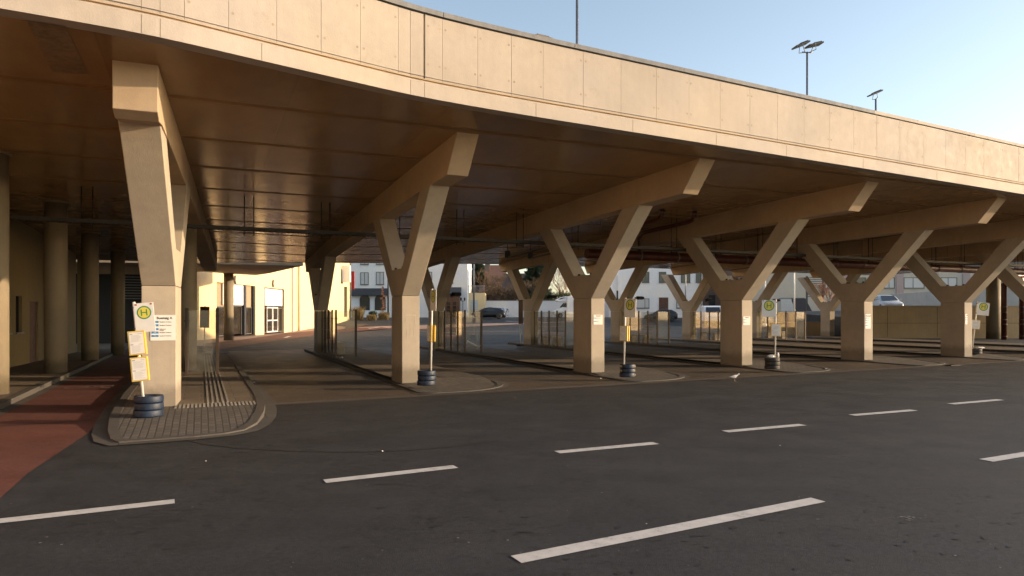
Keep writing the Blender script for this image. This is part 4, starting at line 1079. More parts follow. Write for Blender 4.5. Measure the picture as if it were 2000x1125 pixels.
seg2((48.8, 2.42), (51.5, 2.42)); m.build('logo', M['ink_grey'], sg, norm=False)
m = MB(); HB(m, o2[0] + .3, o2[1] - .35, 2.3, 3.72, -.05, -.12); sg = m.build('sign_board', M['paper'], hall)
text_mb('Stadtwerke', .42, plain('pale_print', (.66, .64, .62), .7), 'lettering', sg, (-.046, o2[0] - 60 + 1.0, 2.62), (R(90), 0, R(90)))
for y0, y1 in ((o2[0], o2[0] + 1.0), (o2[1] - 1.1, o2[1] - .1)): bay(y0, y1, 'x', 3.8)
yc = (o2[0] + o2[1]) / 2
for y0, y1 in ((o2[0] + 1.05, yc - .02), (yc + .02, o2[1] - 1.15)):
    m = MB(); HB(m, y0 + .06, y1 - .06, .12, 2.1, -.2, -.23); g = m.build('door', M['window_warm'], hall)
    m = MB(); HB(m, y0, y0 + .1, .03, 2.2, -.15, -.199); HB(m, y1 - .1, y1, .03, 2.2, -.15, -.199); HB(m, y0 + .1, y1 - .1, 2.08, 2.2, -.15, -.199); HB(m, y0 + .1, y1 - .1, .03, .14, -.15, -.199); HB(m, y0 + .1, y1 - .1, 1.0, 1.1, -.15, -.199)
    m.build('frame', M['white_metal'], g)
m = MB(); HB(m, 83.0, 84.6, 1.3, 4.8, -.2, -.26); m.build('window', M['window_warm'], hall)
# signs on the far corner of the hall
m = MB(); y = ywall_px(668); m.box(.05, 1.0, y - 60 - .3, y - 60 + .3, 5.4, 7.4); pr = m.build('projecting_sign', M['sign_white'], hall, bevel=.03)
m = MB(); m.box(.0, .06, y - 60 - .6, y - 60 + .2, 5.2, 6.9); m.build('bracket', M['slate'], pr)

# ------------------------------------------------------------ other buildings
def building(name, label, x0, x1, Y, H, depth, mat, z0=None, rz=0, cat='building', group=None):
    z = (terr((x0 + x1) / 2, Y) if z0 is None else z0); o = thing(name, (x0, Y, z - .3), rz, label, cat, group)
    m = MB(); m.box(0, x1 - x0, 0, depth, 0, H - z + .3); m.build('wall', mat, o); return o, z - .3
def win(o, Y, base, px0, px1, py0, py1, X0, kind='shutter', sill=True, split=0, arch=False):
    """window seen between two pixel corners on a facade at distance Y"""
    xa, zt = XZ(px0, py0, Y); xb, zb = XZ(px1, py1, Y); xa -= X0; xb -= X0; zt -= base; zb -= base
    fr = MB(); t = .07
    if arch:
        xc = (xa + xb) / 2; r = (xb - xa) / 2; zs = zt - r
        ring = [(xc + r*math.cos(math.pi*i/12), zs + r*math.sin(math.pi*i/12)) for i in range(13)]
        g = MB(); g.face([(xa, -.03, zb)] + [(x, -.03, z) for x, z in reversed(ring)] + [(xb, -.03, zb)]); w_ = g.build('window', M['window'], o)
        for (a, b) in zip(ring, ring[1:]):
            k = 1 + .16; a2 = (xc + (a[0]-xc)*k, zs + (a[1]-zs)*k); b2 = (xc + (b[0]-xc)*k, zs + (b[1]-zs)*k)
            fr.hexa([(a[0], -.08, a[1]), (b[0], -.08, b[1]), (b[0], -.002, b[1]), (a[0], -.002, a[1]), (a2[0], -.08, a2[1]), (b2[0], -.08, b2[1]), (b2[0], -.002, b2[1]), (a2[0], -.002, a2[1])])
        fr.box(xa - .1, xa, -.08, 0, zb, zs); fr.box(xb, xb + .1, -.08, 0, zb, zs)
        fr.build('frame', M['slate'], w_); return w_
    g = MB(); g.box(xa, xb, -.03, -.005, zb, zt)
    w_ = g.build('window', M['window'] if kind != 'shutter' else M['shutter'], o)
    fr.box(xa - t, xa, -.06, -.002, zb - t, zt + t); fr.box(xb, xb + t, -.06, -.002, zb - t, zt + t); fr.box(xa, xb, -.06, -.002, zt, zt + t); fr.box(xa, xb, -.06, -.002, zb - t, zb)
    if split: fr.box(xa + (xb-xa)*split - .03, xa + (xb-xa)*split + .03, -.05, -.031, zb, zt)
    fr.build('frame', M['slate'], w_)
    if sill: s = MB(); s.box(xa - .12, xb + .12, -.14, -.062, zb - .14, zb - .075); s.build('sill', M['grey_metal'], w_)
    return w_
# white inn behind the plaza
Y = 100; X0 = XZ(640, 0, Y)[0]; X1 = XZ(897, 0, Y)[0]
inn, zb = building('white_inn', 'white inn with arched ground floor windows, slate canopy and wooden porch', X0, X1, Y, 14, 10, M['white_wall'])
for a in ((705, 719, 533, 555), (735.5, 749, 532, 555), (705, 719, 498, 516), (735.5, 749, 498, 516), (835, 843, 532, 555), (878, 884, 530, 553)): win(inn, Y, zb, a[0], a[1], a[2], a[3], X0, 'shutter', split=.5)
for a in ((704, 721, 577, 606), (733.5, 752, 577, 606)): win(inn, Y, zb, a[0], a[1], a[2], a[3], X0, arch=True)
xa, zt = XZ(684, 563, Y); xb, zl = XZ(758, 576, Y)
m = MB(); m.xprism([(0, zt - zb), (-.9, zl - zb), (-.9, zl - zb - .1), (0, zl - zb - .1)], xa - X0, xb - X0); m.build('canopy', M['slate'], inn)
xa, zt = XZ(866, 561, Y); xb, zl = XZ(901, 576, Y)
m = MB(); m.xprism([(0, zt - zb), (-2.1, zl - zb + .2), (-2.2, zl - zb - .05), (0, zl - zb - .05)], xa - X0, xb - X0); pr = m.build('porch_roof', M['slate'], inn)
xa, zt = XZ(869, 577, Y - 2); xb, zl = XZ(897, 612, Y - 2)
m = MB(); m.box(xa - X0, xb - X0, -1.95, -.01, 0, zt - zb); dr = m.build('porch', M['wood'], inn)
for k in range(2):
    w0 = xa - X0 + .25 + k * (xb - xa) * .42; m = MB()
    for r_ in range(3): m.box(w0, w0 + .5, -1.98, -1.955, 1.0 + r_ * .55, 1.0 + r_ * .55 + .45)
    m.build('door_pane', M['window_warm'], dr)
m = MB(); m.box(X1 - X0 + .002, X1 - X0 + 1.2, .01, 10, 0, 13.2); m.build('side_wing', M['white_wall'], inn)
m = MB(); m.box(-.3, X1 - X0 + .3, -.4, 10.4, 13.4, 13.8); m.build('roof', M['slate'], inn)
# cream annex with balcony
X0 = XZ(913, 0, 103)[0]; X1 = XZ(947, 0, 103)[0]
ax, zb = building('cream_annex', 'low cream annex with a railed balcony beside the white inn', X0, X1, 103, 1.65 + 40 * 103 / F, 7, M['cream'])
m = MB(); t0, t1 = 1.65 + 40 * 103 / F - zb, 1.65 + 53 * 103 / F - zb
for i in range(14): x = .05 + i * (X1 - X0 - .1) / 13; m.box(x - .03, x + .03, -.04, .02, t0, t1)
m.box(0, X1 - X0, -.06, .04, t1, t1 + .1); m.build('railing', M['pinkwall'], ax)
m = MB(); m.box(.5, 1.6, -.04, -.002, 1.4, 2.9); m.build('window', M['shutter'], ax)
# white garden wall
X0 = XZ(946, 0, 106)[0]; X1 = XZ(1215, 0, 106)[0]
gw, zb = building('garden_wall', 'long white rendered garden wall behind the parked black car', X0, X1, 106, 1.65 + 24 * 106 / F, .3, M['white_wall'], cat='wall')
m = MB(); m.box(-.05, X1 - X0 + .05, -.05, .35, 1.65 + 24 * 106 / F - zb + .0, 1.65 + 24 * 106 / F - zb + .1); m.build('coping', M['ramp'], gw)
# red roofed house
def gable(name, label, x0, x1, Y, ze, zr, depth, wall, roof, chim=True, rz=0):
    z = terr(0, 100) - .3; o = thing(name, (x0, Y, z), rz, label, 'house'); W = x1 - x0; ze -= z; zr -= z
    m = MB(); m.box(0, W, 0, depth, 0, ze); m.xprism([(0, ze), (depth, ze), (depth/2, zr)], 0, W); m.build('wall', wall, o)
    m = MB(); e = .5
    for s_ in (0, 1):
        if s_ == 0: pl = [(-e, ze - e*.8), (depth/2, zr + .05), (depth/2, zr + .25), (-e, ze - e*.8 + .2)]
        else: pl = [(depth/2, zr + .05), (depth + e, ze - e*.8), (depth + e, ze - e*.8 + .2), (depth/2, zr + .25)]
        m.xprism(pl, -.4, W + .4)
    r = m.build('roof', roof, o)
    if chim: c = MB(); c.box(W*.35, W*.35 + 1.0, depth*.3, depth*.3 + .8, ze, zr + 1.5); c.build('chimney', M['brick'], r)
    for i in range(3):
        g = MB(); g.box(W*(.15 + .3*i), W*(.15 + .3*i) + 1.2, -.04, -.002, ze - 2.4, ze - .9); w_ = g.build('window', M['window'], o)
        f = MB(); f.box(W*(.15 + .3*i) - .1, W*(.15 + .3*i), -.06, -.002, ze - 2.5, ze - .8); f.box(W*(.15 + .3*i) + 1.2, W*(.15 + .3*i) + 1.3, -.06, -.002, ze - 2.5, ze - .8); f.build('frame', M['white_metal'], w_)
    return o
gable('red_roofed_house', 'red tiled house with a brick chimney behind the bare trees', XZ(925, 0, 135)[0], XZ(985, 0, 135)[0], 135, 1.65 + 60*135/F, 1.65 + 91*142/F, 11, M['brick'], M['roof_red'])
gable('brown_roofed_house', 'brown roofed brick house with pale verge boards, right of the red roofed one', XZ(975, 0, 128)[0], XZ(1024, 0, 128)[0], 128, 1.65 + 35*128/F, 1.65 + 75*133/F, 10, M['brick'], M['roof_brown'], rz=R(-12))
# white house to the right
Y = 95; X0 = XZ(1216, 0, Y)[0]; X1 = XZ(1372, 0, Y)[0]
wh, zb = building('white_house', 'plain white house with dark framed windows and a brown door', X0, X1, Y, 12, 9, M['white_wall'])
for a in ((1255, 1267, 532, 551), (1288, 1300, 532, 551), (1331, 1347, 532, 551), (1360, 1368, 532, 551)): win(wh, Y, zb, *a, X0, 'dark', split=.5)
for a in ((1242, 1267, 584, 601, .7), (1322, 1331, 584, 601, 0)): win(wh, Y, zb, a[0], a[1], a[2], a[3], X0, 'shutter', split=a[4])
xa, zt = XZ(1287, 581, Y); xb, _ = XZ(1305, 581, Y)
m = MB(); m.box(xa - X0, xb - X0, -.06, -.002, 0, zt - zb); dr = m.build('door', M['wood'], wh)
m = MB(); m.box(xb - X0 - .35, xb - X0 - .3, -.1, -.061, 1.3, 1.6); m.build('handle', M['galv'], dr)
m = MB(); m.box(-.3, X1 - X0 + .3, -.3, 9.3, 11.2, 11.6); m.build('roof', M['slate'], wh)
m = MB(); m.tube([(X1 - X0 - .2, -.1, .2), (X1 - X0 - .2, -.1, 11)], .06, 8); m.build('downpipe', M['galv'], wh)
X0b = XZ(1200, 0, 99)[0]; wl, zb = building('white_outbuilding', 'lower white building adjoining the plain white house on its left', X0b, XZ(1218, 0, 99)[0], 99, 1.65 + 75*99/F, 6, M['white_wall'])
m = MB(); m.box(.3, .8, -.05, -.002, 2.5, 4.2); m.build('window', M['window'], wl)
# brick house
Y = 104; X0 = XZ(1372, 0, Y)[0]; bh, zb = building('brick_house', 'dark brick house seen right of the plain white house', X0, XZ(1415, 0, Y)[0], Y, 11, 8, M['brick'])
win(bh, Y, zb, 1385, 1396, 577, 598, X0, 'dark'); win(bh, Y, zb, 1385, 1396, 540, 556, X0, 'dark')
Y = 98; X0 = XZ(1440, 0, Y)[0]; bh, zb = building('brick_house', 'brick and grey house behind the white pole right of the fourth pier', X0, XZ(1512, 0, Y)[0], Y, 10, 8, M['brick'])
win(bh, Y, zb, 1481, 1494, 575, 590, X0, 'dark'); m = MB(); m.box(2.4, 4.6, -.06, -.002, 5, 9.6); m.build('grey_panel', M['pinkwall'], bh)
# garage building and apartment block
Y = 80; X0 = XZ(1512, 0, Y)[0]; gb, zb = building('garage_building', 'pale grey building with a roller garage door', X0, XZ(1600, 0, Y)[0], Y, 9, 8, M['beige'])
xa, zt = XZ(1525, 584, Y); xb, _ = XZ(1567, 584, Y)
m = MB()
for i in range(9): m.box(xa - X0, xb - X0, -.05 - .004 * (i % 2), -.002, .2 + i * (zt - zb - .2) / 9, .2 + (i + 1) * (zt - zb - .2) / 9 - .015)
m.build('garage_door', M['shutter'], gb)
m = MB(); m.box(xa - X0 - .2, xb - X0 + .2, -.09, -.056, zt - zb, zt - zb + .15); m.build('lintel', M['grey_metal'], gb)
Y = 93; X0 = XZ(1600, 0, Y)[0]; ap, zb = building('apartment_block', 'beige apartment block with pink piers and wide windows behind the ramp', X0, XZ(2260, 0, Y)[0], Y, 14, 10, M['beige'])
for (p0, p1) in ((1612, 1630), (1655, 1690), (1728, 1746), (1766, 1804), (1838, 1868), (1905, 1925), (1945, 1985), (2010, 2050), (2080, 2120)):
    for (q0, q1) in ((543, 562), (500, 519)): win(ap, Y, zb, p0, p1, q0, q1, X0, 'dark' if p0 % 2 else 'shutter', split=.45)
for p0 in (1640, 1750, 1818, 1880, 1990, 2130): 
    xa, _ = XZ(p0, 0, Y); m = MB(); m.box(xa - X0, xa - X0 + 1.0, -.10, -.002, 0, 12.5); m.build('pier', M['pinkwall'], ap)
# slatted stair in front of it
x0, z1 = XZ(1576, 543, 72); x1, z0 = XZ(1608, 580, 72); st = thing('slatted_stair', (x0, 72, terr(0, 72)), 0, 'dark slatted steel stair tower in front of the garage building', 'stair')
m = MB()
for i in range(11): z = z0 + (z1 - z0) * i / 10 - terr(0, 72); m.box(0, x1 - x0, -.05, .12, z, z + .07)
m.build('slats', M['slate'], st)
for x in (0, x1 - x0): m = MB(); m.box(x - .06, x + .06, -.08, .15, 0, z1 - terr(0, 72) + .2); m.build('post', M['slate'], st)
m = MB(); m.xprism([(0.2, 0), (.9, 0), (4.2, 3.0), (4.2, 3.3)], .1, x1 - x0 - .1); m.build('stringer', M['dark_metal'], st)
# retaining wall and ramp at the right
rw = thing('retaining_wall', (21.5, 48, 0), 0, 'long brownish concrete retaining wall behind the right hand piers', 'wall')
m = MB(); m.box(2.6, 60, 0, .35, -.12, 2.13); m.build('wall', M['wallc'], rw)
m = MB(); m.box(2.55, 60, -.03, .38, 2.132, 2.2); m.build('coping', M['fascia'], rw)
m = MB()
for x in (4.9, 8.4, 11.9, 15.4, 18.9): m.box(x, x + .03, -.006, -.001, 0, 2.13)
m.box(2.6, 40, -.008, -.002, .95, .975); m.build('joint', plain('wall_joint', (.12, .09, .06), .9), rw)
m = MB()
for a in range(30):
    x0_, x1_ = 24 + a * 1.5, 24 + (a + 1) * 1.5; f0 = max(0, (x0_ - 24)) * .035; f1 = max(0, (x1_ - 24)) * .035
    m.hexa([(x0_, 48.5, 0), (x1_, 48.5, 0), (x1_, 62, 0), (x0_, 62, 0), (x0_, 48.5, 1.35 + f0*.5), (x1_, 48.5, 1.35 + f1*.5), (x1_, 62, 1.8 + f1*.5), (x0_, 62, 1.8 + f0*.5)])
tag(m.build('ramp_road', M['asphalt']), kind='structure')
rp = thing('ramp_parapet', (24, 62.2, 0), 0, 'light grey concrete ramp parapet rising to the right behind the car', 'wall')
m = MB()
for a in range(20):
    x0_, x1_ = a * 1.5 + 5, (a + 1) * 1.5 + 5; z0_, z1_ = 2.6 + x0_ * .075, 2.6 + x1_ * .075
    m.hexa([(x0_, 0, 0), (x1_, 0, 0), (x1_, .35, 0), (x0_, .35, 0), (x0_, 0, z0_), (x1_, 0, z1_), (x1_, .35, z1_), (x0_, .35, z0_)])
m.build('wall', M['ramp'], rp)
lw = thing('low_wall', (19.5, 52, 0), R(-6), 'low sunlit concrete wall between the glass screens and the garage', 'wall')
m = MB(); m.xprism([(0, -.12), (.3, -.12), (.3, 1.0), (0, 1.0)], 0, 4.2); m.build('wall', M['wallc'], lw, bevel=.01)

# ------------------------------------------------------------ vehicles
def car(name, label, loc, rz, paint, L=4.0, H=1.45, wagon=False, sc=1.0):
    o = thing(name, loc, rz, label, 'car', 'parked cars behind the bus station')
    rx = 1.75 if wagon else 1.45
    St = [(-2.0, .32, .55, .60, .60, .55), (-1.9, .24, .66, .71, .72, .66), (-1.4, .20, .78, .84, .80, .72), (-.95, .19, .87, .93, .82, .74), (-.55, .19, .90, 1.16, .83, .68), (-.15, .19, .92, 1.37, .83, .60), (.5, .19, .93, H, .83, .59),
          (rx - .15, .19, .95, H - .07, .83, .57), (rx + .15, .2, .97, H - .22, .82, .57), (1.88, .24, .95, 1.0, .79, .68), (2.0, .34, .72, .80, .70, .62)]
    m = MB(); ring = 12; k = L / 4.0
    for (x, zb, zt, zr, hb, hr) in St:
        pr = [(hb*.86, zb), (hb, zb + .12), (hb*1.0, (zb+zt)/2), (hb*.985, zt), (hr, zr - .035), (hr*.72, zr)]
        full = [(y, z) for y, z in pr] + [(-y, z) for y, z in reversed(pr)]
        for y, z in full: m.v.append((x * k, y, z))
    for i in range(len(St) - 1):
        for j in range(ring):
            q = (j + 1) % ring; m.f.append((i*ring+j, i*ring+q, (i+1)*ring+q, (i+1)*ring+j)); m.m.append(0); m.sm.append(True)
    m.f.append(tuple(range(ring))); m.m.append(0); m.sm.append(False)
    m.f.append(tuple((len(St)-1)*ring + j for j in range(ring))); m.m.append(0); m.sm.append(False)
    m.build('body', paint, o)
    def yat(x, z):                                # half width of the greenhouse at x, z
        for a, b in zip(St, St[1:]):
            if a[0] <= x <= b[0]:
                f = (x - a[0]) / (b[0] - a[0]); zt = a[2] + (b[2]-a[2])*f; zr = a[3] + (b[3]-a[3])*f - .035; hb = (a[4] + (b[4]-a[4])*f)*.985; hr = a[5] + (b[5]-a[5])*f
                g = min(1, max(0, (z - zt) / max(.01, zr - zt))); return hb + (hr - hb) * g
        return .6
    for s_ in (1, -1):
        for poly in ([(-.62, .98), (-.12, 1.30), (.28, H - .09), (.28, .98)], [(.36, .98), (.36, H - .09), (.8, H - .09), (.98, .98)], [(1.05, .98), (.88, H - .1), (rx - .1, H - .17), (rx + .12, 1.02)]):
            g = MB(); g.face([(x * k, s_ * (yat(x, z) + .012), z) for x, z in poly]); g.build('side_window', M['car_glass'], o, norm=False)
    g = MB(); g.face([(-.93*k, -.62, .965), (-.93*k, .62, .965), (-.20*k, .50, 1.36), (-.20*k, -.50, 1.36)]); g.v = [(a - .03, b, c + .02) for a, b, c in g.v]; g.build('windscreen', M['car_glass'], o, norm=False)
    g = MB(); xr = (rx + .17); g.face([((xr + .02)*k, -.5, H - .25), ((xr + .02)*k, .5, H - .25), (1.9*k, .58, 1.02), (1.9*k, -.58, 1.02)]); g.v = [(a + .02, b, c) for a, b, c in g.v]; g.build('rear_window', M['car_glass'], o, norm=False)
    for x in (-1.25, 1.25):
        for s_ in (1, -1):
            w_ = MB(); w_.lathe([(.19, -.09), (.28, -.1), (.31, -.06), (.31, .06), (.28, .1), (.19, .09)], 24, (x*k, s_*.76, .31), axis='y'); w = w_.build('wheel', M['rubber'], o)
            r_ = MB(); r_.lathe([(.001, s_*.075), (.06, s_*.085), (.18, s_*.06), (.20, s_*.098), (.21, s_*.05)], 20, (x*k, s_*.76, .31), axis='y'); r_.build('rim', M['chrome'], w)
            a_ = MB(); a_.lathe([(.33, s_*.068), (.36, s_*.075), (.30, s_*.09), (.001, s_*.05)], 20, (x*k, s_*.76, .32), axis='y'); a_.build('wheel_arch', M['black'], o)
    for s_ in (1, -1):
        b = MB(); b.box(-1.97*k, -1.78*k, s_*.5 - .14, s_*.5 + .14, .58, .70); b.build('headlight', M['lamp_clear'], o, bevel=.03)
        b = MB(); b.box(1.86*k, 2.0*k, s_*.62 - .1, s_*.62 + .1, .72, .92); b.build('tail_light', M['lamp_red'], o, bevel=.02)
        b = MB(); b.box(-.62*k, -.5*k, s_*.92 - .08, s_*.92 + .08, .98, 1.1); b.build('mirror', paint, o, bevel=.02)
    b = MB(); b.box(1.97*k, 2.015*k, -.26, .26, .48, .59); b.build('number_plate', M['sign_white'], o)
    return o
def gpos(px, Y): x = (px - 1000) / F * Y; return (x, Y, terr(x, Y))
car('parked_car', 'black hatchback parked side-on before the white garden wall', gpos(956, 89), R(2), M['car_black'])
car('parked_car', 'dark grey car parked just behind the black hatchback', gpos(950, 94.5), R(-4), M['car_grey'])
car('parked_car', 'silver white estate car parked behind the black hatchback, tail to the right', gpos(963, 98), R(-14), M['car_white'], 4.4, 1.48, True)
car('parked_car', 'dark car with red tail lights parked in front of the plain white house', gpos(1290, 84), R(-8), M['car_grey'])
z_ = 1.65 + (612 - 597.5) * 57 / F
car('parked_car', 'silver car facing the road on the ramp above the retaining wall', (XZ(1731, 0, 57)[0], 57, 1.75), R(78), M['car_white'])
# motorhome
gx, gy, gz = gpos(1128, 93); mh = thing('motorhome', (gx, gy, gz), R(3), 'white motorhome with an overcab nose parked before the garden wall', 'motorhome')
m = MB(); m.xprism([(-1.1, .45), (1.1, .45), (1.1, 2.9), (-1.1, 2.9)], -1.6, 3.3); m.build('body', M['camper'], mh, bevel=.12, seg=3)
m = MB(); n0 = len(m.v)
prof = [(-3.3, .45), (-3.35, .9), (-3.0, 1.15), (-2.3, 1.35), (-1.75, 2.0), (-1.55, 2.1), (-1.55, .45)]
for y in (-1.0, 1.0): m.v += [(x, y, z) for x, z in prof]
k = len(prof); m.f.append(tuple(range(k))); m.f.append(tuple(k + i for i in reversed(range(k)))); m.m += [0, 0]; m.sm += [False, False]
for i in range(k): j = (i+1) % k; m.f.append((i, j, k+j, k+i)); m.m.append(0); m.sm.append(False)
m.build('cab', M['camper'], mh, bevel=.08, seg=3)
m = MB(); prof = [(-1.62, 2.12), (-2.7, 2.16), (-3.05, 2.3), (-2.9, 2.5), (-2.3, 2.78), (-1.62, 2.92)]
for y in (-1.05, 1.05): m.v += [(x, y, z) for x, z in prof]
k = len(prof); m.f.append(tuple(range(k))); m.f.append(tuple(k + i for i in reversed(range(k)))); m.m += [0, 0]; m.sm += [False, False]
for i in range(k): j = (i+1) % k; m.f.append((i, j, k+j, k+i)); m.m.append(0); m.sm.append(False)
m.build('overcab', M['camper'], mh, bevel=.1, seg=3)
m = MB(); m.face([(-2.75, -1.06, 2.52), (-2.1, -1.06, 2.74), (-1.7, -1.06, 2.72), (-2.5, -1.06, 2.46)]); m.build('overcab_window', M['car_glass'], mh, norm=False)
m = MB(); m.face([(-2.25, -1.01, 1.45), (-1.85, -1.01, 1.98), (-1.62, -1.01, 1.98), (-1.62, -1.01, 1.4)]); m.build('side_window', M['car_glass'], mh, norm=False)
m = MB(); m.face([(-2.32, -.9, 1.4), (-2.32, .9, 1.4), (-1.83, .85, 2.0), (-1.83, -.85, 2.0)]); m.v = [(a - .03, b, c + .01) for a, b, c in m.v]; m.build('windscreen', M['car_glass'], mh, norm=False)
for x0_, x1_ in ((-.6, .6), (1.5, 2.6)): m = MB(); m.box(x0_, x1_, -1.13, -1.10, 1.55, 2.15); m.build('side_window', M['car_glass'], mh, bevel=.02)
for x in (-2.5, 1.6):
    for s_ in (1, -1):
        w_ = MB(); w_.lathe([(.2, -.1), (.3, -.11), (.34, -.07), (.34, .07), (.3, .11), (.2, .1)], 22, (x, s_*.95, .34), axis='y'); w = w_.build('wheel', M['rubber'], mh)
        r_ = MB(); r_.lathe([(.001, s_*.08), (.2, s_*.07), (.22, s_*.1)], 18, (x, s_*.95, .34), axis='y'); r_.build('rim', M['chrome'], w)
# white van
gx, gy, gz = gpos(1390, 78); vn = thing('white_van', (gx, gy, gz), R(80), 'white delivery van parked beside the brick house', 'van')
m = MB(); prof = [(-2.4, .4), (-2.45, .9), (-2.2, 1.15), (-1.5, 1.3), (-1.0, 2.0), (-.6, 2.15), (2.4, 2.2), (2.45, .4)]
for y in (-.95, .95): m.v += [(x, y, z) for x, z in prof]
k = len(prof); m.f.append(tuple(range(k))); m.f.append(tuple(k + i for i in reversed(range(k)))); m.m += [0, 0]; m.sm += [False, False]
for i in range(k): j = (i+1) % k; m.f.append((i, j, k+j, k+i)); m.m.append(0); m.sm.append(False)
m.build('body', M['camper'], vn, bevel=.1, seg=3)
m = MB(); m.face([(-1.52, -.8, 1.35), (-1.52, .8, 1.35), (-1.03, .75, 1.98), (-1.03, -.75, 1.98)]); m.v = [(a - .04, b, c + .02) for a, b, c in m.v]; m.build('windscreen', M['car_glass'], vn, norm=False)
for x in (-1.6, 1.5):
    for s_ in (1, -1): w_ = MB(); w_.lathe([(.001, -.1), (.3, -.11), (.34, -.07), (.34, .07), (.3, .11), (.001, .1)], 22, (x, s_*.82, .34), axis='y'); w_.build('wheel', M['rubber'], vn)

# ------------------------------------------------------------ poles, lantern, hydrants of the back street
def pole(px, Y, z1, r, label, mat='grey_metal', name='street_pole', arm=0):
    x, y, z = gpos(px, Y); o = thing(name, (x, y, z), 0, label, 'pole')
    m = MB(); m.tube([(0, 0, -.1), (0, 0, z1 - z)], [r, r * .7], 10); m.build('shaft', M[mat], o)
    m = MB(); m.lathe([(r, -.05), (r * 1.8, 0), (r * 1.6, .25), (r, .3)], 12); m.build('foot', M[mat], o)
    if arm: m = MB(); m.tube([(0, 0, z1 - z - .1), (arm, 0, z1 - z + .2), (arm * 1.6, 0, z1 - z + .2)], r * .6, 8); m.build('arm', M[mat], o)
    return o
pole(925.5, 97, 12, .14, 'grey street lamp pole standing by the cream annex', arm=1.2)
pole(758, 88, 11, .11, 'dark pole at the right end of the grass bed', 'dark_metal', arm=1.2)
pole(1494, 76, 11, .12, 'white pole in front of the brick and grey house', 'white_metal')
pole(1551, 70, 10, .10, 'slim white pole before the garage door', 'white_metal')
pole(1339, 90, 10, .09, 'grey pole in front of the plain white house')
x, y, z = gpos(904, 93); o = thing('lantern_post', (x, y, z), 0, 'small twin lantern post by the wooden porch', 'lantern')
m = MB(); m.tube([(0, 0, -.1), (0, 0, 2.4)], .04, 8); m.tube([(-.25, 0, 2.3), (0, 0, 2.2), (.25, 0, 2.3)], .02, 6); m.build('post', M['dark_metal'], o)
for dx in (-.25, .25): m = MB(); m.lathe([(.001, 2.3), (.07, 2.32), (.12, 2.6), (.15, 2.62), (.001, 2.8)], 8, (dx, 0, 0)); m.build('lantern', M['dark_metal'], o)
x, y, z = gpos(1487, 74); o = thing('notice_sign', (x, y, z), 0, 'small white sign on a post behind the fourth pier', 'sign')
m = MB(); m.tube([(0, 0, -.1), (0, 0, 3.4)], .03, 8); m.build('post', M['galv'], o); m = MB(); m.box(-.22, .22, -.05, -.03, 2.7, 3.35); m.build('plate', M['sign_white'], o)
x, y, z = gpos(688, 90); o = thing('red_banner', (x, y, z), 0, 'narrow red vertical sign at the corner of the cream hall', 'sign')
m = MB(); m.box(-.3, .3, -.05, .05, 1.65 + 47*90/F - z, 1.65 + 82*90/F - z); m.build('panel', M['redsign'], o, bevel=.03); m = MB(); m.tube([(-.35, 0, -.1), (-.35, 0, 7.2)], .06, 8); m.build('post', M['galv'], o)

# ------------------------------------------------------------ plants
rg = random.Random(11)
def leafclump(m, c, r, n, size, squash=.8, mi=0):
    for _ in range(n):
        while True:
            v = Vector((rg.uniform(-1, 1), rg.uniform(-1, 1), rg.uniform(-1, 1)))
            if v.length < 1: break
        v = v * (.55 + .45 * rg.random()); p = Vector(c) + Vector((v.x * r, v.y * r, v.z * r * squash))
        a = Vector((rg.uniform(-1, 1), rg.uniform(-1, 1), rg.uniform(-1, 1))).normalized() * size * rg.uniform(.6, 1.3); b = a.cross(Vector((rg.uniform(-1, 1), rg.uniform(-1, 1), rg.uniform(-1, 1)))).normalized() * size * .6
        m.face([p - a, p + b, p + a, p - b], mi)
def bare_tree(px, Y, H, label, mat='twig', spread=.45, n=5, seed=1):
    global rg; rg = random.Random(seed); x, y, z = gpos(px, Y); o = thing('bare_tree', (x, y, z - .1), 0, label, 'tree', 'trees behind the garden wall')
    t = MB(); t.tube([(0, 0, 0), (.1, 0, H*.25), (0, .1, H*.45)], [.22, .16, .12], 8); t.build('trunk', M['bark'], o)
    c = MB()
    def br(p, d, L, r, k):
        q = p + d * L; c.tube([p, p + d * L * .5 + Vector((rg.uniform(-.1, .1), rg.uniform(-.1, .1), 0)) * L, q], [r, r * .8, r * .55], 4, caps=False)
        if k == 0: return
        for _ in range(3 if k > 2 else 4):
            nd = (d + Vector((rg.uniform(-1, 1), rg.uniform(-1, 1), rg.uniform(-.3, .8))) * .75).normalized(); br(q if rg.random() > .3 else p + d * L * .6, nd, L * rg.uniform(.6, .8), r * .6, k - 1)
    for i in range(n):
        a = 2 * math.pi * i / n + rg.random(); br(Vector((0, 0, H * rg.uniform(.2, .45))), Vector((math.cos(a) * spread, math.sin(a) * spread, 1)).normalized(), H * .24, .07, 4)
    c.build('crown', M[mat], o, norm=False)
def conifer(px, Y, H, Rr, label, seed=2):
    global rg; rg = random.Random(seed); x, y, z = gpos(px, Y); o = thing('conifer', (x, y, z - .1), 0, label, 'tree', 'trees behind the garden wall')
    t = MB(); t.tube([(0, 0, 0), (0, 0, H)], [.2, .04], 8); t.build('trunk', M['bark'], o)
    c = MB(); k = H * .12
    while k < H:
        rad = Rr * (1 - k / H) + .15
        for i in range(9):
            a = rg.random() * 6.28; L = rad * rg.uniform(.7, 1.1); d = Vector((math.cos(a), math.sin(a), 0)); s_ = Vector((-d.y, d.x, 0))
            for j in range(14):
                f = (j + 1) / 14; p = d * (L * f) + Vector((0, 0, k - L * .25 * f + L * .12 * f * f))
                for sg_ in (1, -1):
                    q = p + s_ * sg_ * (L * .26 * (1.15 - f)) * rg.uniform(.4, 1.3) + Vector((0, 0, -.1 - rg.random() * .4)); c.face([p, p + d * .16, q + d * .1, q])
        k += H * .018
    c.build('crown', M['leaf_dark'], o, norm=False)
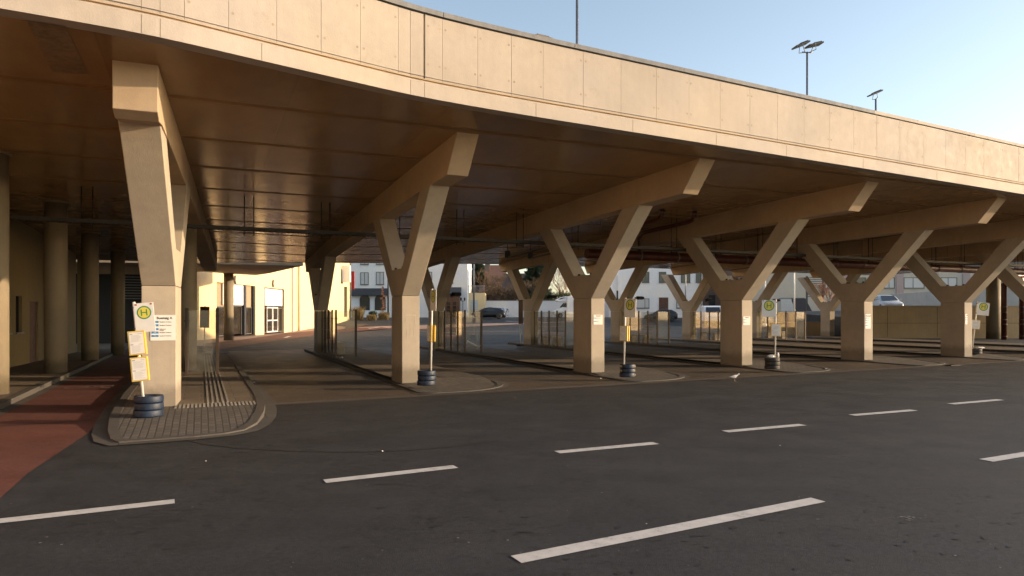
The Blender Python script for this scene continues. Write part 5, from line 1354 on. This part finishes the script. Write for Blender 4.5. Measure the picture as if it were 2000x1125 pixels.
def bush(px, Y, z0, r, label, mat, n=700, sq=.8, seed=3, name='bush'):
    global rg; rg = random.Random(seed); x, y, z = gpos(px, Y); o = thing(name, (x, y, z), 0, label, 'bush', 'bushes along the garden wall')
    m = MB(); 
    for _ in range(7): leafclump(m, (rg.uniform(-.5, .5)*r, rg.uniform(-.3, .3)*r, z0 - z + rg.uniform(-.25, .35)*r), r*.6, n // 7, .09, sq)
    m.build('foliage', M[mat], o, norm=False); t = MB()
    for i in range(3): t.tube([(rg.uniform(-.2, .2), 0, -.1), (rg.uniform(-.5, .5)*r, 0, max(.3, z0 - z))], .05, 5)
    t.build('stems', M['bark'], o)
conifer(932, 112, 13, 2.6, 'dark conifer rising behind the cream annex', 5)
conifer(1045, 122, 14.0, 4.2, 'spreading dark conifer seen through the fork of the rear pier', 6)
bare_tree(948, 111, 7.4, 'bare brown tree just right of the cream annex', seed=1)
bare_tree(968, 112, 7.0, 'bare brown tree in front of the red roofed house', seed=2)
bare_tree(990, 110, 6.2, 'low bare brown tree above the parked silver white estate car', seed=3, spread=.7)
bare_tree(1006, 113, 6.0, 'bare tree before the brown roofed house', seed=4)
bare_tree(1048, 110, 6.8, 'bare brown tree in the fork of the rear pier', seed=7, spread=.7)
bare_tree(1098, 114, 8.2, 'pinkish sunlit bare tree above the motorhome', 'twig_pink', seed=8, n=7)  # pink of the sunlight put into its twig colour
bare_tree(1210, 118, 8.5, 'bare tree left of the plain white house', seed=9)
bare_tree(1616, 66, 5.5, 'pinkish bare tree beside the slatted stair', 'twig_pink', seed=12)
for px, y0, lb, sd in ((952, 576, 'brown twiggy bush beside the annex balcony', 1), (972, 572, 'brown twiggy bush over the garden wall behind the black hatchback', 2), (992, 578, 'brown twiggy bush above the silver estate car', 3), (1012, 575, 'brown twiggy bush ending at the rear pier', 4)):
    bush(px, 109, 1.65 + (612 - y0) * 109 / F, 1.9, lb, 'twig', 1500, .9, sd, 'twiggy_bush')
bush(1080, 108, 1.65 + 30*108/F, 1.5, 'dark green bush over the wall left of the motorhome roof', 'leaf', 1300, seed=21)
bush(1100, 108.5, 1.65 + 33*108/F, 1.6, 'yellow green bush over the wall above the motorhome', 'leaf_yellow', 1300, seed=22)
bush(1062, 109, 1.65 + 34*108/F, 1.4, 'dark bush over the wall behind the rear pier', 'leaf_dark', 1000, seed=23)
bush(728, 89, terr(0, 89) + .45, .75, 'small round dark shrub in the grass bed by the inn', 'leaf_dark', 700, seed=24)
def tufts(name, label, pxs, Y, h, mat, seed):
    global rg; rg = random.Random(seed); x, y, z = gpos((pxs[0] + pxs[1]) / 2, Y); o = thing(name, (x, y, z - .05), 0, label, 'grass tuft', 'ornamental grasses before the inn')
    m = MB(); W = (pxs[1] - pxs[0]) / F * Y / 2
    for _ in range(500):
        bx_, by_ = rg.uniform(-W*.6, W*.6), rg.uniform(-.5, .5); a = rg.random() * 6.28; hh = h * rg.uniform(.6, 1.1); d = Vector((math.cos(a), math.sin(a), 0)) * hh * rg.uniform(.1, .6); s_ = Vector((-math.sin(a), math.cos(a), 0)) * .02
        p = Vector((bx_, by_, 0)); q = p + d * .5 + Vector((0, 0, hh * .7)); r_ = p + d + Vector((0, 0, hh))
        m.face([p - s_, p + s_, q + s_, q - s_]); m.face([q - s_, q + s_, r_])
    m.build('blades', M[mat], o, norm=False)
tufts('ornamental_grass', 'wide straw coloured grass clump beside the cream hall', (684, 714), 86, 1.7, 'grass', 31)
tufts('ornamental_grass', 'lower straw grass clump right of the round shrub', (712, 740), 85, .8, 'grass', 32)
tufts('ornamental_grass', 'straw grass clump at the foot of the red brown shrub', (735, 765), 87, 1.0, 'grass', 33)
x, y, z = gpos(748, 88); o = thing('tall_shrub', (x, y, z - .05), 0, 'tall narrow reddish shrub in the grass bed', 'shrub'); m = MB(); rg = random.Random(5)
for k in range(14): leafclump(m, (rg.uniform(-.2, .2), 0, .5 + k * .28), .42 - k * .018, 60, .06)
m.build('foliage', M['twig_pink'], o, norm=False); m = MB(); m.tube([(0, 0, 0), (0, 0, 4.2)], [.05, .015], 6); m.build('stem', M['bark'], o)
sheet('planting_bed', P_([(670, 634), (775, 631)]) + [(-15.2, 96), (-22.5, 96)], .03, M['soil'])

# ------------------------------------------------------------ litter and the gull
def litter(px, py, s, label, mat='paper', z=ZR, name='litter', sd=1):
    global rr; rr = random.Random(sd); x, y, _ = hit(px, py, z); m = MB()
    for i in range(3):
        a = rr.random() * 3; c = Vector((rr.uniform(-s, s) * .4, rr.uniform(-s, s) * .4, 0)); u = Vector((math.cos(a), math.sin(a), rr.uniform(0, .5))) * s; v = Vector((-math.sin(a), math.cos(a), rr.uniform(0, .6))) * s * .6
        m.face([c + Vector((0, 0, .004)), c + u, c + u + v, c + v + Vector((0, 0, .01))])
    tag(m.build(name, M[mat], loc=(x, y, z + .004), norm=False), label, 'litter', 'scraps of litter on the ground')
L_ = [(747, 883, .022, 'white feather like scrap on the road between the first two lane dashes', ZR), (1172, 740, .04, 'white paper scrap before the mid picture pier', 0), (1007, 778, .018, 'tiny white scrap on the road left of the mid picture pier', ZR), (1614, 722, .07, 'crumpled paper on the road edge right of the black tyres', ZR),
      (1610, 700, .09, 'grey wrapper on the platform left of the four-route pier', 0), (669, 700, .09, 'pinkish crumpled paper at the end of the leftmost glass screen', 0), (494, 748, .05, 'white scrap in the kerb of the nearest platform', ZR), (1947, 687, .12, 'grey cloth scrap right of the tilted sign', 0),
      (1262, 1025, .008, 'tiny white dot above the long lane line', ZR), (1130, 690, .05, 'white scrap in the bus lane left of the mid picture pier', ZR), (323, 857, .025, 'white crumb on the front kerb of the nearest platform', ZR), (1895, 693, .09, 'white bag scrap at the foot of the pier by the tilted sign', 0), (1525, 872, .02, 'pale crumb on the road below the fourth pier', ZR), (402, 902, .009, 'pale crumb on the road below the nearest platform', ZR)]
for i, (px, py, s, lb, z) in enumerate(L_): litter(px, py, s, lb, 'paper' if i not in (4, 7) else 'galv', z, sd=i)
# scattered gum spots and tiny crumbs as one uncountable layer
m = MB(); rs = random.Random(9)
for i in range(220):
    px, py = rs.uniform(-100, 2100), 612 + 2333 / rs.uniform(4.5, 17); x, y, z = hit(px, py); r_ = rs.uniform(.004, .011)
    if to_ad(x, y)[1] > 14.2: continue
    m.face([(x + r_*math.cos(t)*rs.uniform(.6, 1.3), y + r_*math.sin(t)*rs.uniform(.6, 1.3), ZR + .003) for t in (0, 1.1, 2.3, 3.4, 4.6, 5.6)])
tag(m.build('crumbs', plain('crumb', (.17, .16, .15), .8, var=.4, scale=3), norm=False), kind='stuff')
# dark tar spots and scuffs, thickest at the lower right
m = MB(); rs = random.Random(21); k_ = 0
cl = [(rs.uniform(0, 2000), rs.uniform(840, 1125), rs.uniform(60, 160)) for _ in range(7)] + [(1500, 1040, 190), (1850, 1000, 170), (1250, 1090, 150), (1900, 1080, 160), (520, 860, 120), (930, 1000, 120), (130, 900, 50)]
for cx, cy, sp_ in cl:
    for i in range(16):
        px, py = rs.gauss(cx, sp_), rs.gauss(cy, sp_ * .22)
        if py < 800: continue
        x, y, z = hit(px, py); 
        if to_ad(x, y)[1] > 13 or x < -5.2: continue
        r_ = rs.uniform(.006, .022); an = R(29) + rs.gauss(0, .3); el = rs.uniform(1.3, 3.5); ca, sa = math.cos(an), math.sin(an); pts = []
        for t in range(8):
            u, v = r_ * el * math.cos(t * .785) * rs.uniform(.6, 1.2), r_ * math.sin(t * .785) * rs.uniform(.5, 1.2); pts.append((x + u*ca - v*sa, y + u*sa + v*ca, ZR + .0022 + k_ * .00001))
        m.face(pts); k_ += 1
tag(m.build('tar_spots', plain('tar_spot', (.012, .0115, .011), .7, var=.3, scale=20), norm=False), kind='stuff')
# gull
x, y, z = hit(1434, 744); g = thing('gull', (x, y, ZR), R(25), 'small grey and white gull walking on the road before the fourth pier', 'bird')
m = MB(); prof = [(.001, -.17), (.02, -.14), (.045, -.06), (.055, .0), (.048, .06), (.025, .10), (.022, .13), (.03, .155), (.026, .18), (.008, .197), (.001, .215)]
b = len(m.v); n_ = 14
for r_, xx in prof:
    zc = .13 + (0 if xx < .04 else (xx - .04) * .55) 
    for j in range(n_): t = 2*math.pi*j/n_; m.v.append((xx, r_*math.cos(t)*.9, zc + r_*math.sin(t)))
for i in range(len(prof) - 1):
    for j in range(n_): q = (j+1) % n_; m.f.append((b+i*n_+j, b+i*n_+q, b+(i+1)*n_+q, b+(i+1)*n_+j)); m.m.append(0); m.sm.append(True)
m.build('body', M['feather'], g); g.scale = (.85, .85, .85)
for s_ in (1, -1):
    m = MB(); m.face([(.05, s_*.048, .17), (-.02, s_*.056, .165), (-.19, s_*.02, .135), (-.1, s_*.05, .11), (.02, s_*.058, .12)]); m.build('wing', M['feather'], g, norm=False)
    m = MB(); m.tube([(.0, s_*.025, .09), (.01 + .02*s_, s_*.025, .04), (.02*s_, s_*.025, .004), (.04 + .02*s_, s_*.03, .002)], .005, 5); m.build('leg', M['bird_leg'], g)

# ------------------------------------------------------------ added building, unseen at the left, bounces warm light onto the piers
nb = thing('bounce_building', (-19.5, -2, ZR), 0, 'added tall ochre block left of the cycle lane, unseen, bouncing warm light onto the piers', 'building')
m = MB(); m.box(-9, 0, -34, 9, 0, 17); m.build('wall', M['ochre'], nb)
m = MB(); m.box(-9.3, .4, -34.3, 9.3, 17.002, 17.5); m.build('roof', M['slate'], nb)
for k in range(10):
    for z in (1.2, 4.6, 8.0):
        m = MB(); y = -32 + k * 4.2; m.box(.004, .03, y, y + 1.3, z, z + 1.7); w_ = m.build('window', M['window'], nb)
        m = MB(); m.box(.004, .06, y - .08, y, z - .08, z + 1.78); m.box(.004, .06, y + 1.3, y + 1.38, z - .08, z + 1.78); m.box(.004, .1, y, y + 1.3, z - .1, z); m.build('frame', M['white_metal'], w_)

# pale dried splash on the asphalt
m = MB(); x, y, z = hit(1772, 1012); rs = random.Random(2)
for i in range(26):
    cx, cy, r_ = x + rs.gauss(0, .045), y + rs.gauss(0, .03), rs.uniform(.004, .016)
    m.face([(cx + r_*math.cos(t)*rs.uniform(.6, 1.6), cy + r_*math.sin(t)*rs.uniform(.6, 1.3), ZR + .002 + i * .0001) for t in (0, 1, 2, 3, 4, 5)])
tag(m.build('stain', plain('pale_stain', (.13, .12, .115), .8, var=.3, scale=30), norm=False), kind='stuff')

x, y, z = hit(1859, 713, ZR + .02); o = thing('drain_cover', (x, y, ZR + .012), ROT, 'small dark drain grate in the gutter line before the pier at the tilted sign', 'drain cover')
m = MB(); m.box(-.25, .25, -.15, .15, 0, .006); m.build('plate', M['black'], o)
m = MB()
for i in range(9): m.box(-.23 + i * .054, -.20 + i * .054, -.13, .13, .0062, .012)
m.build('grate', M['dark_metal'], o)
